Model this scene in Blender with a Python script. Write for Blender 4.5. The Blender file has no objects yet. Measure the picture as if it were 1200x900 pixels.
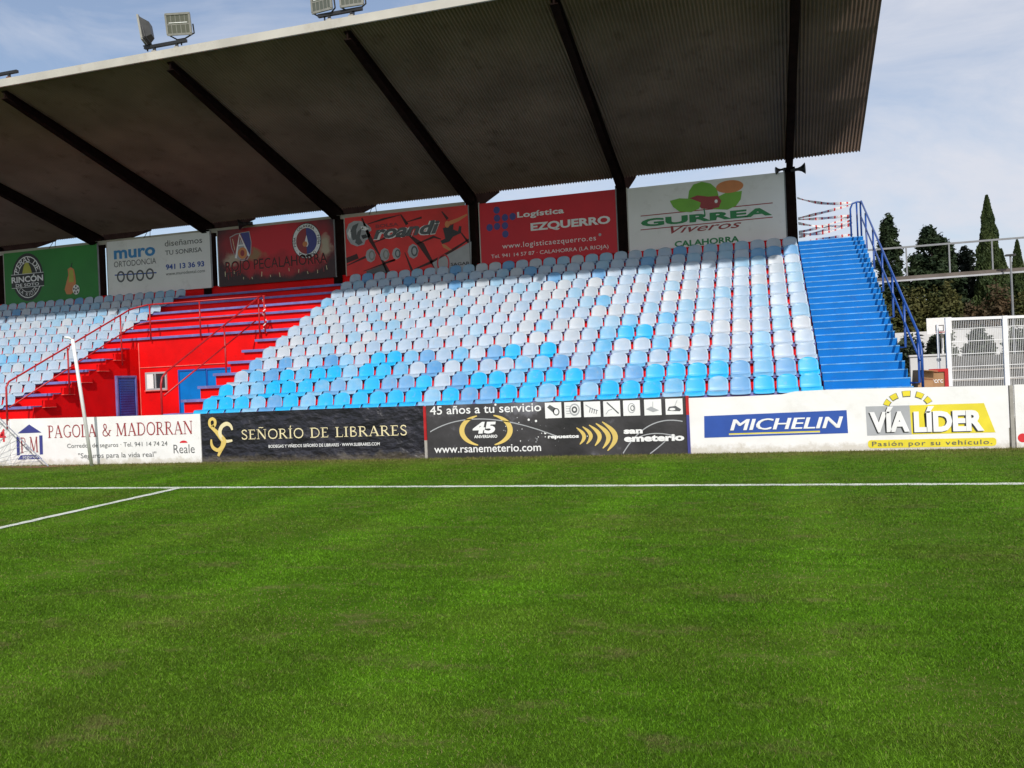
import bpy, bmesh, math, random
import numpy as np
from mathutils import Matrix, Vector

scene = bpy.context.scene
C = scene.collection
rnd = random.Random(7)
rng = np.random.default_rng(11)

# ---------------------------------------------------------------- camera, sky, sun, exposure
cam_data = bpy.data.cameras.new("camera")
cam = bpy.data.objects.new("camera", cam_data)
C.objects.link(cam)
cam_data.sensor_width = 36.0
cam_data.lens = 998.0 / 1200.0 * 36.0
cam_data.clip_start = 0.05
cam_data.clip_end = 3000.0
R, U, BK = [[0.958463, 0.282005, -0.042687], [0.04129, 0.010897, 0.999088], [0.282213, -0.959351, -0.0012]]
cam.matrix_world = Matrix(((R[0], U[0], BK[0], 0.0), (R[1], U[1], BK[1], 0.0), (R[2], U[2], BK[2], 1.6), (0, 0, 0, 1)))
scene.camera = cam

SUN = Vector((0.348, -1.0, 0.815)).normalized()
ELEV = math.asin(SUN.z)
world = bpy.data.worlds.new("World")
scene.world = world
world.use_nodes = True
wn, wl = world.node_tree.nodes, world.node_tree.links
wn.clear()
out = wn.new("ShaderNodeOutputWorld")
bg = wn.new("ShaderNodeBackground")
bg.inputs["Strength"].default_value = 0.14
sky = wn.new("ShaderNodeTexSky")
sky.sky_type = 'NISHITA'
sky.sun_disc = False
sky.sun_elevation = ELEV
sky.sun_rotation = math.atan2(SUN.x, SUN.y)
sky.air_density = 1.0
sky.dust_density = 1.5
sky.ozone_density = 2.0
# thin high cloud, by direction
tc = wn.new("ShaderNodeTexCoord")
mp = wn.new("ShaderNodeMapping")
mp.inputs["Scale"].default_value = (1.6, 1.6, 4.2)
mp.inputs["Location"].default_value = (0.35, 0.1, 0.2)
nz = wn.new("ShaderNodeTexNoise")
nz.inputs["Scale"].default_value = 2.2
nz.inputs["Detail"].default_value = 7.0
nz.inputs["Roughness"].default_value = 0.6
nz.inputs["Distortion"].default_value = 0.6
sx = wn.new("ShaderNodeSeparateXYZ")
bias = wn.new("ShaderNodeMath"); bias.operation = 'MULTIPLY_ADD'
bias.inputs[1].default_value = 0.36
ramp = wn.new("ShaderNodeValToRGB")
ramp.color_ramp.elements[0].position = 0.24
ramp.color_ramp.elements[0].color = (0.16, 0.16, 0.16, 1)
ramp.color_ramp.elements[1].position = 0.64
ramp.color_ramp.elements[1].color = (0.93, 0.93, 0.93, 1)
mix = wn.new("ShaderNodeMix"); mix.data_type = 'RGBA'
mix.inputs["B"].default_value = (5.2, 5.35, 5.9, 1)
wl.new(tc.outputs["Generated"], mp.inputs["Vector"])
wl.new(mp.outputs["Vector"], nz.inputs["Vector"])
wl.new(tc.outputs["Generated"], sx.inputs[0])
wl.new(sx.outputs["X"], bias.inputs[0])
wl.new(nz.outputs["Fac"], bias.inputs[2])
wl.new(bias.outputs[0], ramp.inputs["Fac"])
wl.new(ramp.outputs["Color"], mix.inputs["Factor"])
wl.new(sky.outputs["Color"], mix.inputs["A"])
wl.new(mix.outputs["Result"], bg.inputs["Color"])
wl.new(bg.outputs["Background"], out.inputs["Surface"])

sun_data = bpy.data.lights.new("sun", 'SUN')
sun_data.energy = 3.7
sun_data.angle = math.radians(0.53)
sun_data.color = (1.0, 0.955, 0.89)
sun = bpy.data.objects.new("sun", sun_data)
C.objects.link(sun)
sun.rotation_euler = SUN.to_track_quat('Z', 'Y').to_euler()
sun.location = SUN * 60

vs = scene.view_settings
vs.view_transform = 'Standard'
vs.look = 'None'
vs.exposure = 0.0
vs.gamma = 1.0
vs.use_curve_mapping = False

# ---------------------------------------------------------------- materials
def nodes_of(m):
    m.use_nodes = True
    nt = m.node_tree
    return nt, nt.nodes["Principled BSDF"]

def mat(name, col, rough=0.6, var=0.12, scale=3.0, bump=0.0, bscale=40.0, metal=0.0, spec=0.5, dirt=None, dirt_amt=0.0, detail=5.0, dirt_scale=None, stretch=(1, 1, 1), bdist=0.02):
    """paint / plastic / fabric with cloudy colour variation, optional worn or dirty patches and fine bump"""
    m = bpy.data.materials.new(name)
    nt, p = nodes_of(m)
    N, L = nt.nodes, nt.links
    t = N.new("ShaderNodeTexCoord")
    mpn = N.new("ShaderNodeMapping"); mpn.inputs["Scale"].default_value = stretch
    L.new(t.outputs["Object"], mpn.inputs["Vector"])
    n = N.new("ShaderNodeTexNoise"); n.inputs["Scale"].default_value = scale; n.inputs["Detail"].default_value = detail
    L.new(mpn.outputs[0], n.inputs["Vector"])
    mr = N.new("ShaderNodeMapRange")
    mr.inputs["From Min"].default_value = 0.3; mr.inputs["From Max"].default_value = 0.7
    mr.inputs["To Min"].default_value = 1 - var; mr.inputs["To Max"].default_value = 1 + var
    L.new(n.outputs["Fac"], mr.inputs["Value"])
    mx = N.new("ShaderNodeMix"); mx.data_type = 'RGBA'; mx.blend_type = 'MULTIPLY'; mx.inputs["Factor"].default_value = 1
    mx.inputs["A"].default_value = (*col, 1)
    L.new(mr.outputs[0], mx.inputs["B"])
    last = mx.outputs["Result"]
    if dirt:
        d = N.new("ShaderNodeTexNoise"); d.inputs["Scale"].default_value = dirt_scale or scale * 2.3; d.inputs["Detail"].default_value = 8; d.inputs["Roughness"].default_value = 0.65
        L.new(mpn.outputs[0], d.inputs["Vector"])
        dr = N.new("ShaderNodeMapRange"); dr.inputs["From Min"].default_value = 0.56; dr.inputs["From Max"].default_value = 0.72
        dr.inputs["To Max"].default_value = dirt_amt
        L.new(d.outputs["Fac"], dr.inputs["Value"])
        dx = N.new("ShaderNodeMix"); dx.data_type = 'RGBA'; dx.inputs["B"].default_value = (*dirt, 1)
        L.new(dr.outputs[0], dx.inputs["Factor"]); L.new(last, dx.inputs["A"])
        last = dx.outputs["Result"]
    L.new(last, p.inputs["Base Color"])
    p.inputs["Roughness"].default_value = rough
    p.inputs["Metallic"].default_value = metal
    p.inputs["Specular IOR Level"].default_value = spec
    if bump:
        b = N.new("ShaderNodeTexNoise"); b.inputs["Scale"].default_value = bscale; b.inputs["Detail"].default_value = 4
        L.new(mpn.outputs[0], b.inputs["Vector"])
        bp = N.new("ShaderNodeBump"); bp.inputs["Strength"].default_value = bump; bp.inputs["Distance"].default_value = bdist
        L.new(b.outputs["Fac"], bp.inputs["Height"]); L.new(bp.outputs[0], p.inputs["Normal"])
    return m

def seat_mat(name, col, chalk):
    """moulded plastic bleached by the weather: each seat a little different"""
    m = bpy.data.materials.new(name)
    nt, p = nodes_of(m)
    N, L = nt.nodes, nt.links
    oi = N.new("ShaderNodeObjectInfo")
    t = N.new("ShaderNodeTexCoord")
    add = N.new("ShaderNodeVectorMath"); add.operation = 'ADD'
    L.new(t.outputs["Object"], add.inputs[0]); L.new(oi.outputs["Location"], add.inputs[1])
    n = N.new("ShaderNodeTexNoise"); n.inputs["Scale"].default_value = 5.0; n.inputs["Detail"].default_value = 6
    L.new(add.outputs[0], n.inputs["Vector"])
    f = N.new("ShaderNodeMath"); f.operation = 'MULTIPLY_ADD'; f.inputs[1].default_value = 0.55
    L.new(oi.outputs["Random"], f.inputs[0]); L.new(n.outputs["Fac"], f.inputs[2])
    mr = N.new("ShaderNodeMapRange"); mr.inputs["From Min"].default_value = 0.45; mr.inputs["From Max"].default_value = 1.1
    L.new(f.outputs[0], mr.inputs["Value"])
    mx = N.new("ShaderNodeMix"); mx.data_type = 'RGBA'
    mx.inputs["A"].default_value = (*col, 1); mx.inputs["B"].default_value = (*chalk, 1)
    L.new(mr.outputs[0], mx.inputs["Factor"])
    d = N.new("ShaderNodeTexNoise"); d.inputs["Scale"].default_value = 11.0; d.inputs["Detail"].default_value = 8
    L.new(add.outputs[0], d.inputs["Vector"])
    dr = N.new("ShaderNodeMapRange"); dr.inputs["From Min"].default_value = 0.58; dr.inputs["From Max"].default_value = 0.75; dr.inputs["To Max"].default_value = 0.22
    L.new(d.outputs["Fac"], dr.inputs["Value"])
    dx = N.new("ShaderNodeMix"); dx.data_type = 'RGBA'; dx.inputs["B"].default_value = (0.38, 0.33, 0.27, 1)
    L.new(dr.outputs[0], dx.inputs["Factor"]); L.new(mx.outputs["Result"], dx.inputs["A"])
    L.new(dx.outputs["Result"], p.inputs["Base Color"])
    p.inputs["Roughness"].default_value = 0.42
    p.inputs["Specular IOR Level"].default_value = 0.4
    return m

M = {}
M['red'] = mat("red_paint", (0.72, 0.003, 0.004), 0.6, 0.14, 1.3, 0.25, 30, spec=0.15, dirt=(0.42, 0.008, 0.010), dirt_amt=0.5)
M['red_edge'] = mat("red_trim_lit_edge", (0.78, 0.16, 0.13), 0.6, 0.2, 4)  # pale red for sill and conduit; also paints the lit step edges
M['lilac'] = mat("faded_blue_slab_paint", (0.145, 0.15, 0.40), 0.6, 0.22, 3.0, 0.2, 40, dirt=(0.30, 0.27, 0.42), dirt_amt=0.6)
M['stair_blue'] = mat("blue_stair_paint", (0.0015, 0.155, 0.50), 0.6, 0.12, 2.0, 0.15, 40, spec=0.15, dirt=(0.02, 0.10, 0.33), dirt_amt=0.55)
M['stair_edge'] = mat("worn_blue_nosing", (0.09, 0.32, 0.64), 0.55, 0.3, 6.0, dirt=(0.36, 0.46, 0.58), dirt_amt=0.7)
M['rail_blue'] = mat("blue_gloss_rail_paint", (0.010, 0.065, 0.30), 0.35, 0.15, 6.0)
M['rail_red'] = mat("red_gloss_rail_paint", (0.42, 0.012, 0.015), 0.4, 0.2, 6.0)
M['door_blue'] = mat("blue_door_paint", (0.012, 0.07, 0.34), 0.45, 0.15, 3.0, dirt=(0.01, 0.04, 0.2), dirt_amt=0.5)
M['steel'] = mat("dark_rusty_steel", (0.013, 0.008, 0.007), 0.8, 0.3, 4.0, 0.2, 30, spec=0.0, dirt=(0.03, 0.012, 0.008), dirt_amt=0.5)
M['roof'] = mat("aged_fibre_cement", (0.175, 0.122, 0.098), 0.85, 0.22, 0.6, 0.2, 25, spec=0.1, dirt=(0.080, 0.053, 0.042), dirt_amt=0.6, dirt_scale=1.8)
M['cream'] = mat("cream_flashing", (0.47, 0.445, 0.40), 0.6, 0.12, 1.2, dirt=(0.36, 0.31, 0.25), dirt_amt=0.5)
M['white'] = mat("white_paint", (0.78, 0.78, 0.77), 0.5, 0.06, 2.0, dirt=(0.55, 0.52, 0.47), dirt_amt=0.35)
M['white_board'] = mat("white_board_sheet", (0.80, 0.79, 0.78), 0.5, 0.04, 1.2, 0.5, 1.4, bdist=0.05, dirt=(0.60, 0.56, 0.50), dirt_amt=0.3, dirt_scale=2.5)
def splash(m, hgt, col, amt):
    """mud thrown up by rain on the lowest part of a board"""
    nt = m.node_tree; N, L = nt.nodes, nt.links; p = N["Principled BSDF"]
    src = p.inputs["Base Color"].links[0].from_socket
    t = N.new("ShaderNodeTexCoord"); g_ = N.new("ShaderNodeNewGeometry"); sp = N.new("ShaderNodeSeparateXYZ"); L.new(g_.outputs["Position"], sp.inputs[0])
    n = N.new("ShaderNodeTexNoise"); n.inputs["Scale"].default_value = 4.5; n.inputs["Detail"].default_value = 9; n.inputs["Roughness"].default_value = .75; L.new(t.outputs["Object"], n.inputs["Vector"])
    a = N.new("ShaderNodeMath"); a.operation = 'MULTIPLY_ADD'; a.inputs[1].default_value = -0.55; L.new(n.outputs["Fac"], a.inputs[0]); L.new(sp.outputs["Z"], a.inputs[2])
    r = N.new("ShaderNodeMapRange"); r.inputs["From Min"].default_value = hgt - .30; r.inputs["From Max"].default_value = hgt - .42; r.inputs["To Max"].default_value = amt; L.new(a.outputs[0], r.inputs["Value"])
    x = N.new("ShaderNodeMix"); x.data_type = 'RGBA'; L.new(r.outputs[0], x.inputs["Factor"]); L.new(src, x.inputs["A"]); x.inputs["B"].default_value = (*col, 1); L.new(x.outputs["Result"], p.inputs["Base Color"])
splash(M['white_board'], 0.20, (0.40, 0.34, 0.24), 0.5)
M['black_banner'] = mat("black_banner_cloth", (0.016, 0.015, 0.022), 0.40, 0.35, 1.8, 1.0, 1.6, dirt=(0.045, 0.042, 0.056), dirt_amt=0.6, dirt_scale=2.0, stretch=(1, 1, 1.6), bdist=0.16)
splash(M['black_banner'], 0.20, (0.12, 0.10, 0.07), 0.6)
M['ink_white'] = mat("white_ink", (0.80, 0.80, 0.80), 0.5, 0.05, 3)
M['ink_black'] = mat("black_ink", (0.02, 0.02, 0.022), 0.5, 0.1, 3)
M['ink_grey'] = mat("grey_ink", (0.38, 0.39, 0.41), 0.5, 0.1, 3)
M['ink_darkgrey'] = mat("dark_grey_ink", (0.09, 0.095, 0.10), 0.5, 0.1, 3)
M['ink_maroon'] = mat("maroon_ink", (0.30, 0.03, 0.035), 0.5, 0.08, 3)
M['ink_navy'] = mat("navy_ink", (0.045, 0.05, 0.23), 0.5, 0.08, 3)
M['ink_gold'] = mat("gold_ink", (0.68, 0.50, 0.14), 0.45, 0.08, 3)
M['ink_yellow'] = mat("yellow_ink", (0.72, 0.60, 0.03), 0.5, 0.08, 3)
M['ink_pale'] = mat("pale_gold_ink", (0.75, 0.66, 0.40), 0.5, 0.08, 3)
M['ink_blue'] = mat("blue_ink", (0.02, 0.075, 0.36), 0.5, 0.08, 3)
M['ink_midblue'] = mat("mid_blue_ink", (0.03, 0.24, 0.56), 0.5, 0.08, 3)
M['ink_red'] = mat("red_ink", (0.62, 0.02, 0.03), 0.5, 0.08, 3)
M['ink_green'] = mat("green_ink", (0.012, 0.22, 0.065), 0.5, 0.08, 3)
M['ink_leaf'] = mat("leaf_green_ink", (0.16, 0.42, 0.035), 0.5, 0.08, 3)
M['ink_orange'] = mat("orange_ink", (0.62, 0.22, 0.07), 0.5, 0.08, 3)
M['ink_lime'] = mat("yellow_green_ink", (0.42, 0.42, 0.05), 0.5, 0.08, 3)
M['hoard_green'] = mat("green_hoarding", (0.02, 0.21, 0.03), 0.55, 0.15, 0.8, 0.1, 4)
M['hoard_white'] = mat("white_hoarding", (0.78, 0.78, 0.78), 0.55, 0.05, 0.8, 0.1, 4, dirt=(0.45, 0.43, 0.4), dirt_amt=0.35)
M['hoard_red'] = mat("red_hoarding", (0.60, 0.008, 0.022), 0.55, 0.1, 0.8, 0.1, 4)
M['hoard_scarlet'] = mat("scarlet_hoarding", (0.74, 0.030, 0.028), 0.55, 0.18, 0.9, 0.1, 4)
M['crack'] = mat("dark_crack_print", (0.05, 0.012, 0.012), 0.6, 0.2, 3)
M['concrete'] = mat("concrete", (0.33, 0.31, 0.28), 0.85, 0.2, 3, 0.3, 30)
M['galv'] = mat("galvanised_steel", (0.20, 0.21, 0.22), 0.6, 0.15, 5)
M['darkbeam'] = mat("weathered_dark_beam", (0.12, 0.10, 0.085), 0.8, 0.25, 2)
M['lamp_body'] = mat("grey_cast_aluminium", (0.24, 0.235, 0.21), 0.5, 0.15, 6)
M['lamp_back'] = mat("dark_lamp_casing", (0.05, 0.05, 0.05), 0.5, 0.2, 6)
M['black'] = mat("black_plastic", (0.015, 0.015, 0.016), 0.5, 0.2, 5)
M['card'] = mat("brown_cardboard", (0.34, 0.19, 0.09), 0.8, 0.12, 5)
M['bark'] = mat("tree_bark", (0.10, 0.07, 0.05), 0.9, 0.3, 6, 0.5, 20)
M['tape_white'] = mat("white_tape", (0.78, 0.76, 0.76), 0.45, 0.05, 5)
M['tape_red'] = mat("red_tape", (0.62, 0.02, 0.03), 0.45, 0.05, 5)
M['dry'] = mat("dry_soil", (0.20, 0.09, 0.045), 0.95, 0.3, 6, 0.5, 40)
M['net'] = mat("net_cord", (0.30, 0.31, 0.36), 0.7, 0.1, 5)
M['bolt'] = mat("dark_bolt_fixing", (0.02, 0.025, 0.09), 0.5, 0.1, 5)

gl = bpy.data.materials.new("lamp_glass")
_, p_ = nodes_of(gl)
p_.inputs["Base Color"].default_value = (0.13, 0.135, 0.105, 1); p_.inputs["Roughness"].default_value = 0.25; p_.inputs["Metallic"].default_value = 0.3
M['glass'] = gl
gd = bpy.data.materials.new("dark_window_glass")
_, p_ = nodes_of(gd)
p_.inputs["Base Color"].default_value = (0.03, 0.03, 0.035, 1); p_.inputs["Roughness"].default_value = 0.1
M['dark_glass'] = gd

SEATC = {
    'C': (seat_mat("cyan_seat_plastic", (0.008, 0.38, 0.74), (0.04, 0.40, 0.70)), "bright cyan"),
    'L': (seat_mat("sky_blue_seat_plastic", (0.10, 0.36, 0.60), (0.26, 0.45, 0.62)), "pale sky-blue"),
    'B': (seat_mat("mid_blue_seat_plastic", (0.09, 0.28, 0.54), (0.18, 0.36, 0.57)), "mid-blue"),
    'P': (seat_mat("pale_blue_seat_plastic", (0.22, 0.40, 0.56), (0.34, 0.47, 0.59)), "very pale blue"),
    'W': (seat_mat("bleached_seat_plastic", (0.30, 0.41, 0.54), (0.425, 0.495, 0.58)), "bleached bluish-white"),
    'G': (seat_mat("chalky_seat_plastic", (0.38, 0.44, 0.51), (0.47, 0.505, 0.55)), "chalky white"),
}

# ---------------------------------------------------------------- mesh helpers
class MB:
    def __init__(s):
        s.v = []; s.f = []; s.m = []; s.mats = []
    def mi(s, name):
        if name not in s.mats: s.mats.append(name)
        return s.mats.index(name)
    def face(s, pts, m):
        b = len(s.v); s.v += [tuple(p) for p in pts]
        s.f.append(tuple(range(b, b + len(pts)))); s.m.append(s.mi(m))
    def box(s, x0, x1, y0, y1, z0, z1, m, M4=None):
        b = len(s.v)
        vs_ = [Vector((x, y, z)) for z in (z0, z1) for y in (y0, y1) for x in (x0, x1)]
        if M4: vs_ = [M4 @ q for q in vs_]
        s.v += [tuple(q) for q in vs_]
        k = s.mi(m)
        for f in ((0, 2, 3, 1), (4, 5, 7, 6), (0, 1, 5, 4), (2, 6, 7, 3), (0, 4, 6, 2), (1, 3, 7, 5)):
            s.f.append(tuple(b + i for i in f)); s.m.append(k)
    def bar(s, a, b_, w, d, m):
        """rectangular bar from a to b"""
        a, b_ = Vector(a), Vector(b_)
        ax = (b_ - a); ln = ax.length; ax.normalize()
        up = Vector((0, 0, 1)) if abs(ax.z) < 0.95 else Vector((0, 1, 0))
        sd = ax.cross(up).normalized(); up = sd.cross(ax)
        M4 = Matrix(((sd.x, ax.x, up.x, a.x), (sd.y, ax.y, up.y, a.y), (sd.z, ax.z, up.z, a.z), (0, 0, 0, 1)))
        s.box(-w / 2, w / 2, 0, ln, -d / 2, d / 2, m, M4)
    def tube(s, pts, r, m, seg=8, cap=True):
        pts = [Vector(p) for p in pts]
        rs = r if isinstance(r, (list, tuple)) else [r] * len(pts)
        k = s.mi(m); b = len(s.v); ref = None
        for i, p in enumerate(pts):
            t = (pts[min(i + 1, len(pts) - 1)] - pts[max(i - 1, 0)]).normalized()
            if ref is None:
                ref = Vector((0, 0, 1)) if abs(t.z) < 0.9 else Vector((1, 0, 0))
            n = (ref - t * ref.dot(t)).normalized(); bi = t.cross(n); ref = n
            for j in range(seg):
                a = 2 * math.pi * j / seg
                s.v.append(tuple(p + (n * math.cos(a) + bi * math.sin(a)) * rs[i]))
        for i in range(len(pts) - 1):
            for j in range(seg):
                j2 = (j + 1) % seg
                s.f.append((b + i * seg + j, b + (i + 1) * seg + j, b + (i + 1) * seg + j2, b + i * seg + j2)); s.m.append(k)
        if cap:
            s.f.append(tuple(b + j for j in range(seg))); s.m.append(k)
            e = b + (len(pts) - 1) * seg
            s.f.append(tuple(e + j for j in reversed(range(seg)))); s.m.append(k)
    def prism(s, prof, x0, x1, m, axis='x'):
        """profile of (y, z) points extruded along x"""
        b = len(s.v); n = len(prof); k = s.mi(m)
        for x in (x0, x1):
            s.v += [(x, y, z) for y, z in prof]
        for i in range(n):
            j = (i + 1) % n
            s.f.append((b + i, b + j, b + n + j, b + n + i)); s.m.append(k)
        s.f.append(tuple(b + i for i in reversed(range(n)))); s.m.append(k)
        s.f.append(tuple(b + n + i for i in range(n))); s.m.append(k)
    def build(s, name, parent=None, smooth=False, loc=None, fix=True):
        me = bpy.data.meshes.new(name)
        me.from_pydata(s.v, [], s.f)
        for q in s.mats: me.materials.append(M[q] if isinstance(q, str) else q)
        me.polygons.foreach_set("material_index", s.m)
        if smooth: me.polygons.foreach_set("use_smooth", [True] * len(s.f))
        if fix:
            bm = bmesh.new(); bm.from_mesh(me)
            bmesh.ops.recalc_face_normals(bm, faces=bm.faces)
            big = [f for f in bm.faces if len(f.verts) > 4]
            if big: bmesh.ops.triangulate(bm, faces=big)
            bm.to_mesh(me); bm.free()
        me.update()
        o = bpy.data.objects.new(name, me)
        C.objects.link(o)
        if parent:
            o.parent = parent
            o.matrix_parent_inverse = Matrix.Translation(-parent.location)
        return o

def thing(name, label, cat, loc=(0, 0, 0), group=None):
    o = bpy.data.objects.new(name, None)
    o.empty_display_size = 0.2
    o.location = loc
    C.objects.link(o)
    o["label"] = label; o["category"] = cat
    if group: o["group"] = group
    return o

def tag(o, label=None, cat=None, group=None, kind=None):
    if label: o["label"] = label
    if cat: o["category"] = cat
    if group: o["group"] = group
    if kind: o["kind"] = kind
    return o

# ---------------------------------------------------------------- lettering on a flat board (plane y = const, facing the pitch)
_gc = {}
def glyph_mesh(body, bold=0.0, shear=0.0, space=1.0):
    key = (body, bold, shear, space)
    if key in _gc: return _gc[key]
    cu = bpy.data.curves.new("lettering_curve", 'FONT')
    cu.body = body; cu.offset = bold; cu.shear = shear; cu.resolution_u = 3; cu.space_character = space
    ob = bpy.data.objects.new("lettering_curve", cu)
    C.objects.link(ob)
    bpy.context.view_layer.update()
    me = bpy.data.meshes.new_from_object(ob.evaluated_get(bpy.context.evaluated_depsgraph_get()))
    co = [(v.co.x, v.co.y) for v in me.vertices]
    fs = [tuple(p.vertices) for p in me.polygons]
    bpy.data.objects.remove(ob); bpy.data.curves.remove(cu); bpy.data.meshes.remove(me)
    _gc[key] = (co, fs)
    return _gc[key]

SERIF = {  # strokes: (points, width); thick 0.15, thin 0.06 of the cap height
    'P': (0.62, [([(.16, 0), (.16, 1)], .14), ([(.16, .97), (.38, .97), (.52, .9), (.56, .74), (.52, .58), (.38, .5), (.16, .5)], .075), ([(0, .02), (.34, .02)], .045), ([(0, .98), (.2, .98)], .045)]),
    'A': (0.86, [([(.1, 0), (.42, 1)], .055), ([(.42, 1), (.76, 0)], .14), ([(.2, .33), (.64, .33)], .05), ([(0, .02), (.24, .02)], .045), ([(.58, .02), (.9, .02)], .045)]),
    'G': (0.86, [([(.78, .80), (.66, .94), (.48, .98), (.28, .92), (.13, .74), (.09, .5), (.13, .26), (.28, .08), (.48, .02), (.66, .06), (.76, .14)], .09), ([(.76, .1), (.76, .42)], .12), ([(.6, .42), (.9, .42)], .045)]),
    'O': (0.90, [([(.47, .98), (.27, .92), (.13, .74), (.09, .5), (.13, .26), (.27, .08), (.47, .02), (.67, .08), (.81, .26), (.85, .5), (.81, .74), (.67, .92), (.47, .98)], .10)]),
    'L': (0.66, [([(.16, 0), (.16, 1)], .14), ([(0, .02), (.6, .02)], .055), ([(.6, .0), (.63, .24)], .05), ([(0, .98), (.32, .98)], .045)]),
    'M': (1.10, [([(.12, 0), (.16, 1)], .055), ([(.16, 1), (.52, .06)], .14), ([(.52, .06), (.9, 1)], .055), ([(.9, 1), (.94, 0)], .14), ([(0, .02), (.24, .02)], .045), ([(.78, .02), (1.08, .02)], .045), ([(.02, .98), (.18, .98)], .045), ([(.88, .98), (1.06, .98)], .045)]),
    'D': (0.86, [([(.16, 0), (.16, 1)], .14), ([(.16, .97), (.44, .97), (.66, .86), (.77, .66), (.79, .5), (.77, .34), (.66, .14), (.44, .03), (.16, .03)], .085), ([(0, .02), (.2, .02)], .045), ([(0, .98), (.2, .98)], .045)]),
    'R': (0.80, [([(.16, 0), (.16, 1)], .14), ([(.16, .97), (.4, .97), (.54, .9), (.58, .75), (.54, .6), (.4, .52), (.16, .52)], .075), ([(.36, .52), (.72, .02)], .12), ([(0, .02), (.32, .02)], .045), ([(0, .98), (.2, .98)], .045), ([(.64, .02), (.84, .02)], .045)]),
    'N': (0.90, [([(.14, 0), (.14, 1)], .055), ([(.14, 1), (.76, 0)], .14), ([(.76, 0), (.76, 1)], .055), ([(0, .02), (.26, .02)], .045), ([(0, .98), (.2, .98)], .045), ([(.64, .98), (.88, .98)], .045)]),
    'S': (0.60, [([(.50, .80), (.44, .94), (.3, .98), (.16, .93), (.09, .8), (.14, .64), (.3, .52), (.46, .4), (.52, .24), (.46, .08), (.3, .02), (.14, .06), (.07, .22)], .10)]),
    'E': (0.66, [([(.16, 0), (.16, 1)], .13), ([(.16, .97), (.56, .97)], .06), ([(.16, .52), (.48, .52)], .055), ([(.16, .03), (.58, .03)], .06), ([(.56, .99), (.58, .80)], .045), ([(.58, .0), (.62, .22)], .045), ([(0, .02), (.2, .02)], .045), ([(0, .98), (.2, .98)], .045)]),
    'I': (0.34, [([(.17, 0), (.17, 1)], .13), ([(0, .02), (.34, .02)], .045), ([(0, .98), (.34, .98)], .045)]),
    'B': (0.70, [([(.16, 0), (.16, 1)], .13), ([(.16, .97), (.38, .97), (.52, .9), (.54, .76), (.46, .6), (.16, .53)], .07), ([(.3, .54), (.5, .48), (.62, .34), (.6, .16), (.46, .04), (.16, .03)], .08)]),
    '&': (0.90, [([(.86, .46), (.7, .2), (.5, .04), (.3, .02), (.13, .12), (.1, .28), (.2, .44), (.42, .58), (.5, .74), (.44, .92), (.32, .97), (.22, .9), (.22, .74), (.36, .5), (.6, .2), (.84, .02)], .09), ([(.72, .46), (.98, .46)], .045)]),
    ' ': (0.42, []),
}
SERIF['Ñ'] = (0.90, SERIF['N'][1] + [([(.22, 1.16), (.34, 1.22), (.5, 1.16), (.62, 1.22)], .07)])
SERIF['Í'] = (0.34, SERIF['I'][1] + [([(.17, 1.08), (.24, 1.3)], .09)])

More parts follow.
